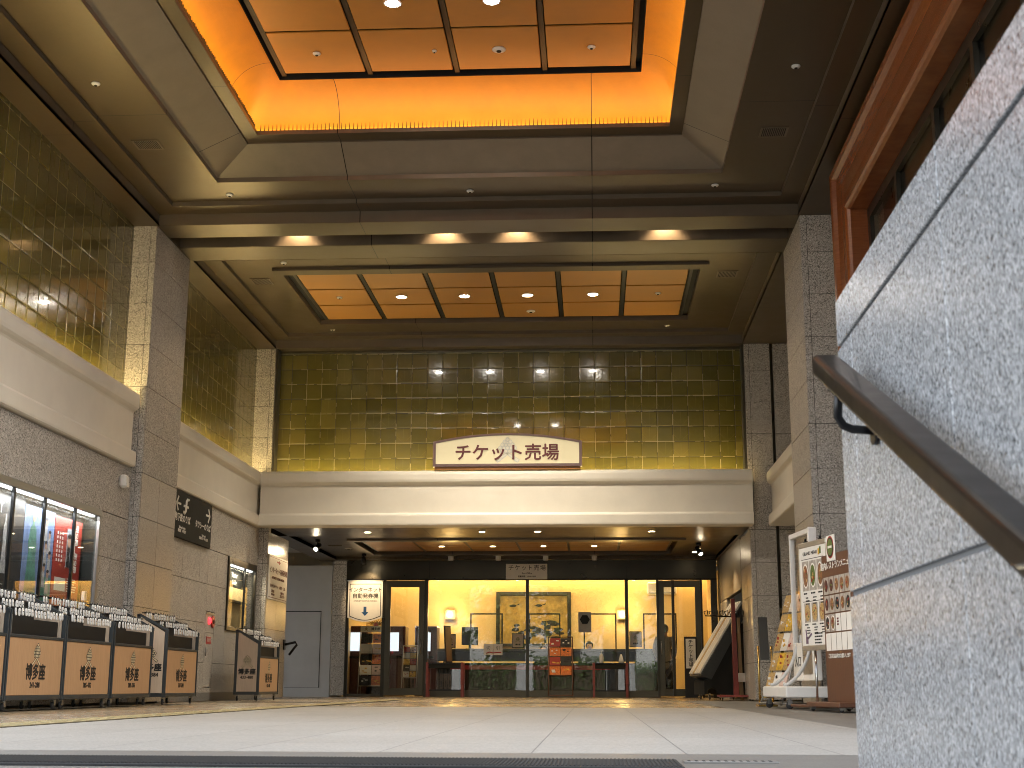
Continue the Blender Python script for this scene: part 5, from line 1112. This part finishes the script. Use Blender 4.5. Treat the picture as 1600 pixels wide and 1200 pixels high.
mb=MB()
for i in range(9): x=2.2+i*.1; mb.tube([(2.73,27.22,1.6),(x,27.25,1.62),(x-.03,27.25,1.7),(x+.04,27.25,1.72),(x+.05,27.25,1.64)],.012,6)
obj('hook',mb,M['blackiron'],t)
t=thing('timber_prop','pale wooden prop and small pale box behind the red post at the right wall','wooden prop',(2.9,27.3,0)); mb=MB(); mb.prism([(2.86,.0),(2.93,.0),(2.90,1.6),(2.85,1.6)],1,27.55,27.63); obj('pole',mb,M['pasta'] if False else wood('pale_prop_wood',(.30,.20,.10),(.40,.28,.15)),t); mb=MB(); mb.box(2.83,2.96,27.4,27.54,.35,.52,.004); obj('box',mb,M['paper'],t)
t=thing('floor_sign','narrow black stand with a white vertical ticket office panel before the right sliding door','sign',(2.2,31.6,0))
mb=MB(); mb.box(2.05,2.34,31.58,31.62,.02,1.37,.006); mb.box(2.0,2.39,31.45,31.75,.002,.02,.004); obj('stand',mb,M['ink'],t); mb=MB(); mb.box(2.085,2.305,31.575,31.58,.66,1.32); obj('panel',mb,M['paper'],t); text('lettering','チ\nケ\nッ\nト\n売\n場',.112,M['ink'],t,(2.195,31.573,.985),bold=.001,line=.92)
# ---------------- big wooden picture frame window on the right
t=thing('wooden_window','big red brown moulded wooden window frame high on the right wall','window',(3.3,12.,.9))
PR=[(0,3.40),(0,3.13),(.03,3.08),(.09,3.055),(.15,3.07),(.19,3.115),(.30,3.15),(.52,3.14),(.66,3.105),(.73,3.10),(.76,3.125),(.78,3.16),(.78,3.42)]
mb=MB(); mb.loft([[(x,7.4+d,.9+d),(x,16.6-d,.9+d),(x,16.6-d,6.70-d),(x,7.4+d,6.70-d)] for d,x in PR]); obj('frame',mb,M['redwood'],t)
mb=MB(); mb.loft([[(x,7.4+d,.9+d),(x,16.6-d,.9+d),(x,16.6-d,6.70-d),(x,7.4+d,6.70-d)] for d,x in((.79,3.41),(.79,3.36),(.92,3.36),(.92,3.41))])
for y in(9.8,11.2,12.6,14.3): mb.box(3.36,3.41,y-.05,y+.05,1.82,5.78)
obj('sash',mb,M['bronze_dk'],t); mb=MB(); mb.box(3.41,3.42,8.18,15.82,1.68,5.92); obj('pane',mb,M['glass'],t)
mb=MB(); mb.use(M['granite']); mb.box(3.64,3.9,7.2,18.33,-.1,6.75); mb.use(M['bronze_dk']); mb.box(3.6,3.638,7.9,16.0,1.5,6.1); tag(obj('right_wall',mb),'granite wall carrying the wooden window frame on the right','wall')
# ================================================================ stair wall and handrail close to the camera
t=thing('stair_wall','close grey polished granite stair parapet with open joints filling the right edge','wall',(.76,1.,-.2))
mb=MB(); G2=M['granite_stair']; us=[-1.6,-.4,.30,.95,1.60,2.25,3.075,3.25]; vs=[-1.8,-.72,-.125,.463,1.056,1.18]
slabs(mb,us,vs,'x-',.60,.035,G2,mat('stair_joint',(.13,.135,.14),.7),.012,.002,.004); obj('face_cladding',mb,None,t)
mb=MB(); mb.box(.605,.92,-1.6,3.247,1.15,1.181,.006); mb.box(.64,.92,3.215,3.25,-1.8,1.15,.006); mb.box(.885,.92,-1.6,3.2,-1.8,1.15,.006); obj('coping',mb,G2,t)
mb=MB(); mb.box(.66,.88,-1.55,3.2,-1.8,1.14); obj('core',mb,M['joint'],t)
t=thing('handrail','thick dark brushed metal handrail sloping down along the granite stair wall','handrail',(.517,2.95,.9))
p0=Vector((.517,2.95,.945)); dr=Vector((0,-1.32,-.535)).normalized(); upv=Vector((0,dr.z,-dr.y)) ; upv=Vector((1,0,0)).cross(dr); upv=upv if upv.z>0 else -upv
prof=[]; a,b,r=.029,.024,.011
for cx,cz,a0 in((a-r,b-r,0),(-(a-r),b-r,90),(-(a-r),-(b-r),180),(a-r,-(b-r),270)):
    for k in range(5): an=R(a0+k*22.5); prof.append((cx+r*math.cos(an),cz+r*math.sin(an)))
mb=MB(); rings=[]
for s,sc in((-.012,.80),(-.004,.95),(.004,1.),(2.6,1.)): rings.append([p0+dr*s+Vector((1,0,0))*u*sc+upv*v*sc for u,v in prof])
L=mb.loft(rings); mb.face(L[0][::-1]); mb.face(L[-1]); o=obj('rail',mb,M['rail'],t)
for s in(.16,1.5):
    q=p0+dr*s; mb=MB(); mb.tube([q-upv*.02,q-upv*.085,q-upv*.10+Vector((.012,0,-.004)),q-upv*.106+Vector((.03,0,-.006)),q-upv*.108+Vector((.083,0,-.008))],.0095,10); mb.lathe(q-upv*.108+Vector((.072,0,-.008)),[(.03,0),(.03,.009)],0,16); mb.tube([q-upv*.03,q-upv*.024],.024,12); obj('bracket',mb,M['blackiron'],t)
# ================================================================ behind the camera: what the glass and polished stone mirror
def leafmat():
    m=vary('leaf_green',(.060,.10,.022),.5,0,.8,.45); return m
M['leaf']=leafmat()
def tree(x,y,h,cr,label,seed):
    r=random.Random(seed); t=thing('street_tree',label,'tree',(x,y,-.42),0,'trees across the street'); mb=MB(); tips=[]
    top=Vector((x+r.uniform(-.3,.3),y,h*.62)); mb.tube([(x,y,-.45),(x+.05,y,h*.25),top],.17,8,True,.07)
    for i in range(9):
        z=h*(.3+.34*i/9); b=Vector((x,y,z)); e=b+Vector((math.cos(i*2.4)*cr*.7,math.sin(i*2.4)*cr*.7,h*.2)); mb.tube([b,(b+e)/2+Vector((0,0,.15)),e],.06,6,True,.015); tips+=[e,(b+e)/2]
    tips.append(top); obj('trunk',mb,M['bark'],t); mb=MB()
    for i in range(1700):
        c=r.choice(tips)+Vector((r.gauss(0,1),r.gauss(0,1),r.gauss(0,.8)))*cr*.34
        n=Vector((r.gauss(0,1),r.gauss(0,1),r.gauss(0,1)+.6)).normalized(); a=n.orthogonal().normalized(); b=n.cross(a); s=r.uniform(.09,.2)
        mb.poly([c-a*s*1.3,c-b*s*.6,c+a*s*1.3,c+b*s*.6])
    obj('crown',mb,M['leaf'],t)
for i,(x,y,h,cr) in enumerate(((-1.6,-11,7.5,2.3),(1.2,-14,8.5,2.6),(-5.5,-13,7.,2.2),(5.6,-12,8.,2.4))): tree(x,y,h,cr,['leafy street tree mirrored in the middle window pane','leafy street tree mirrored right of the middle window','leafy street tree mirrored in the left glass door','leafy street tree mirrored in the right glass door'][i],i+3)
t=thing('street_building','pale office block across the street, seen only mirrored in the glass','building',(0,-36,-.42)); mb=MB(); mb.box(-30,30,-44,-36,-.42,20); obj('wall',mb,vary('office_block_wall',(.33,.33,.32),.7),t); mb=MB()
for r in range(5):
    for c in range(14): mb.box(-28+c*4.1,-25.6+c*4.1,-36,-35.94,2+r*3.6,4.1+r*3.6)
obj('window_rows',mb,M['ink'],t)

def hedge(x0,x1,y,h,label,seed):  # unseen planting, added to darken what the office glass mirrors
    r=random.Random(seed); t=thing('hedge',label,'hedge',((x0+x1)/2,y,-.02),0,'unseen hedges added for the glass reflections'); mb=MB()
    for i in range(int((x1-x0)*900)):
        c=Vector((r.uniform(x0,x1),y+r.uniform(-.45,.45),r.uniform(0,1)**.8*(h+.18*math.sin(3*x0+i*.37)))); n=Vector((r.gauss(0,1),r.gauss(0,1)+.5,r.gauss(0,1)+.5)).normalized(); a=n.orthogonal().normalized(); b=n.cross(a); q=r.uniform(.04,.085); mb.poly([c-a*q*1.3,c-b*q*.7,c+a*q*1.3,c+b*q*.7])
    obj('foliage',mb,M['leaf'],t); mb=MB(); mb.box(x0+.05,x1-.05,y-.3,y+.3,-.02,h*.72,.1); obj('twigs',mb,M['bark'],t)
hedge(-7.,-4.2,-8.5,1.5,'unseen clipped hedge added to darken the reflection in the left window panes',21); hedge(-3.3,.6,-8.8,1.7,'unseen clipped hedge added to darken the reflection in the middle window panes',22); hedge(2.2,6.,-8.6,1.4,'unseen clipped hedge added to darken the reflection in the right window panes',23)
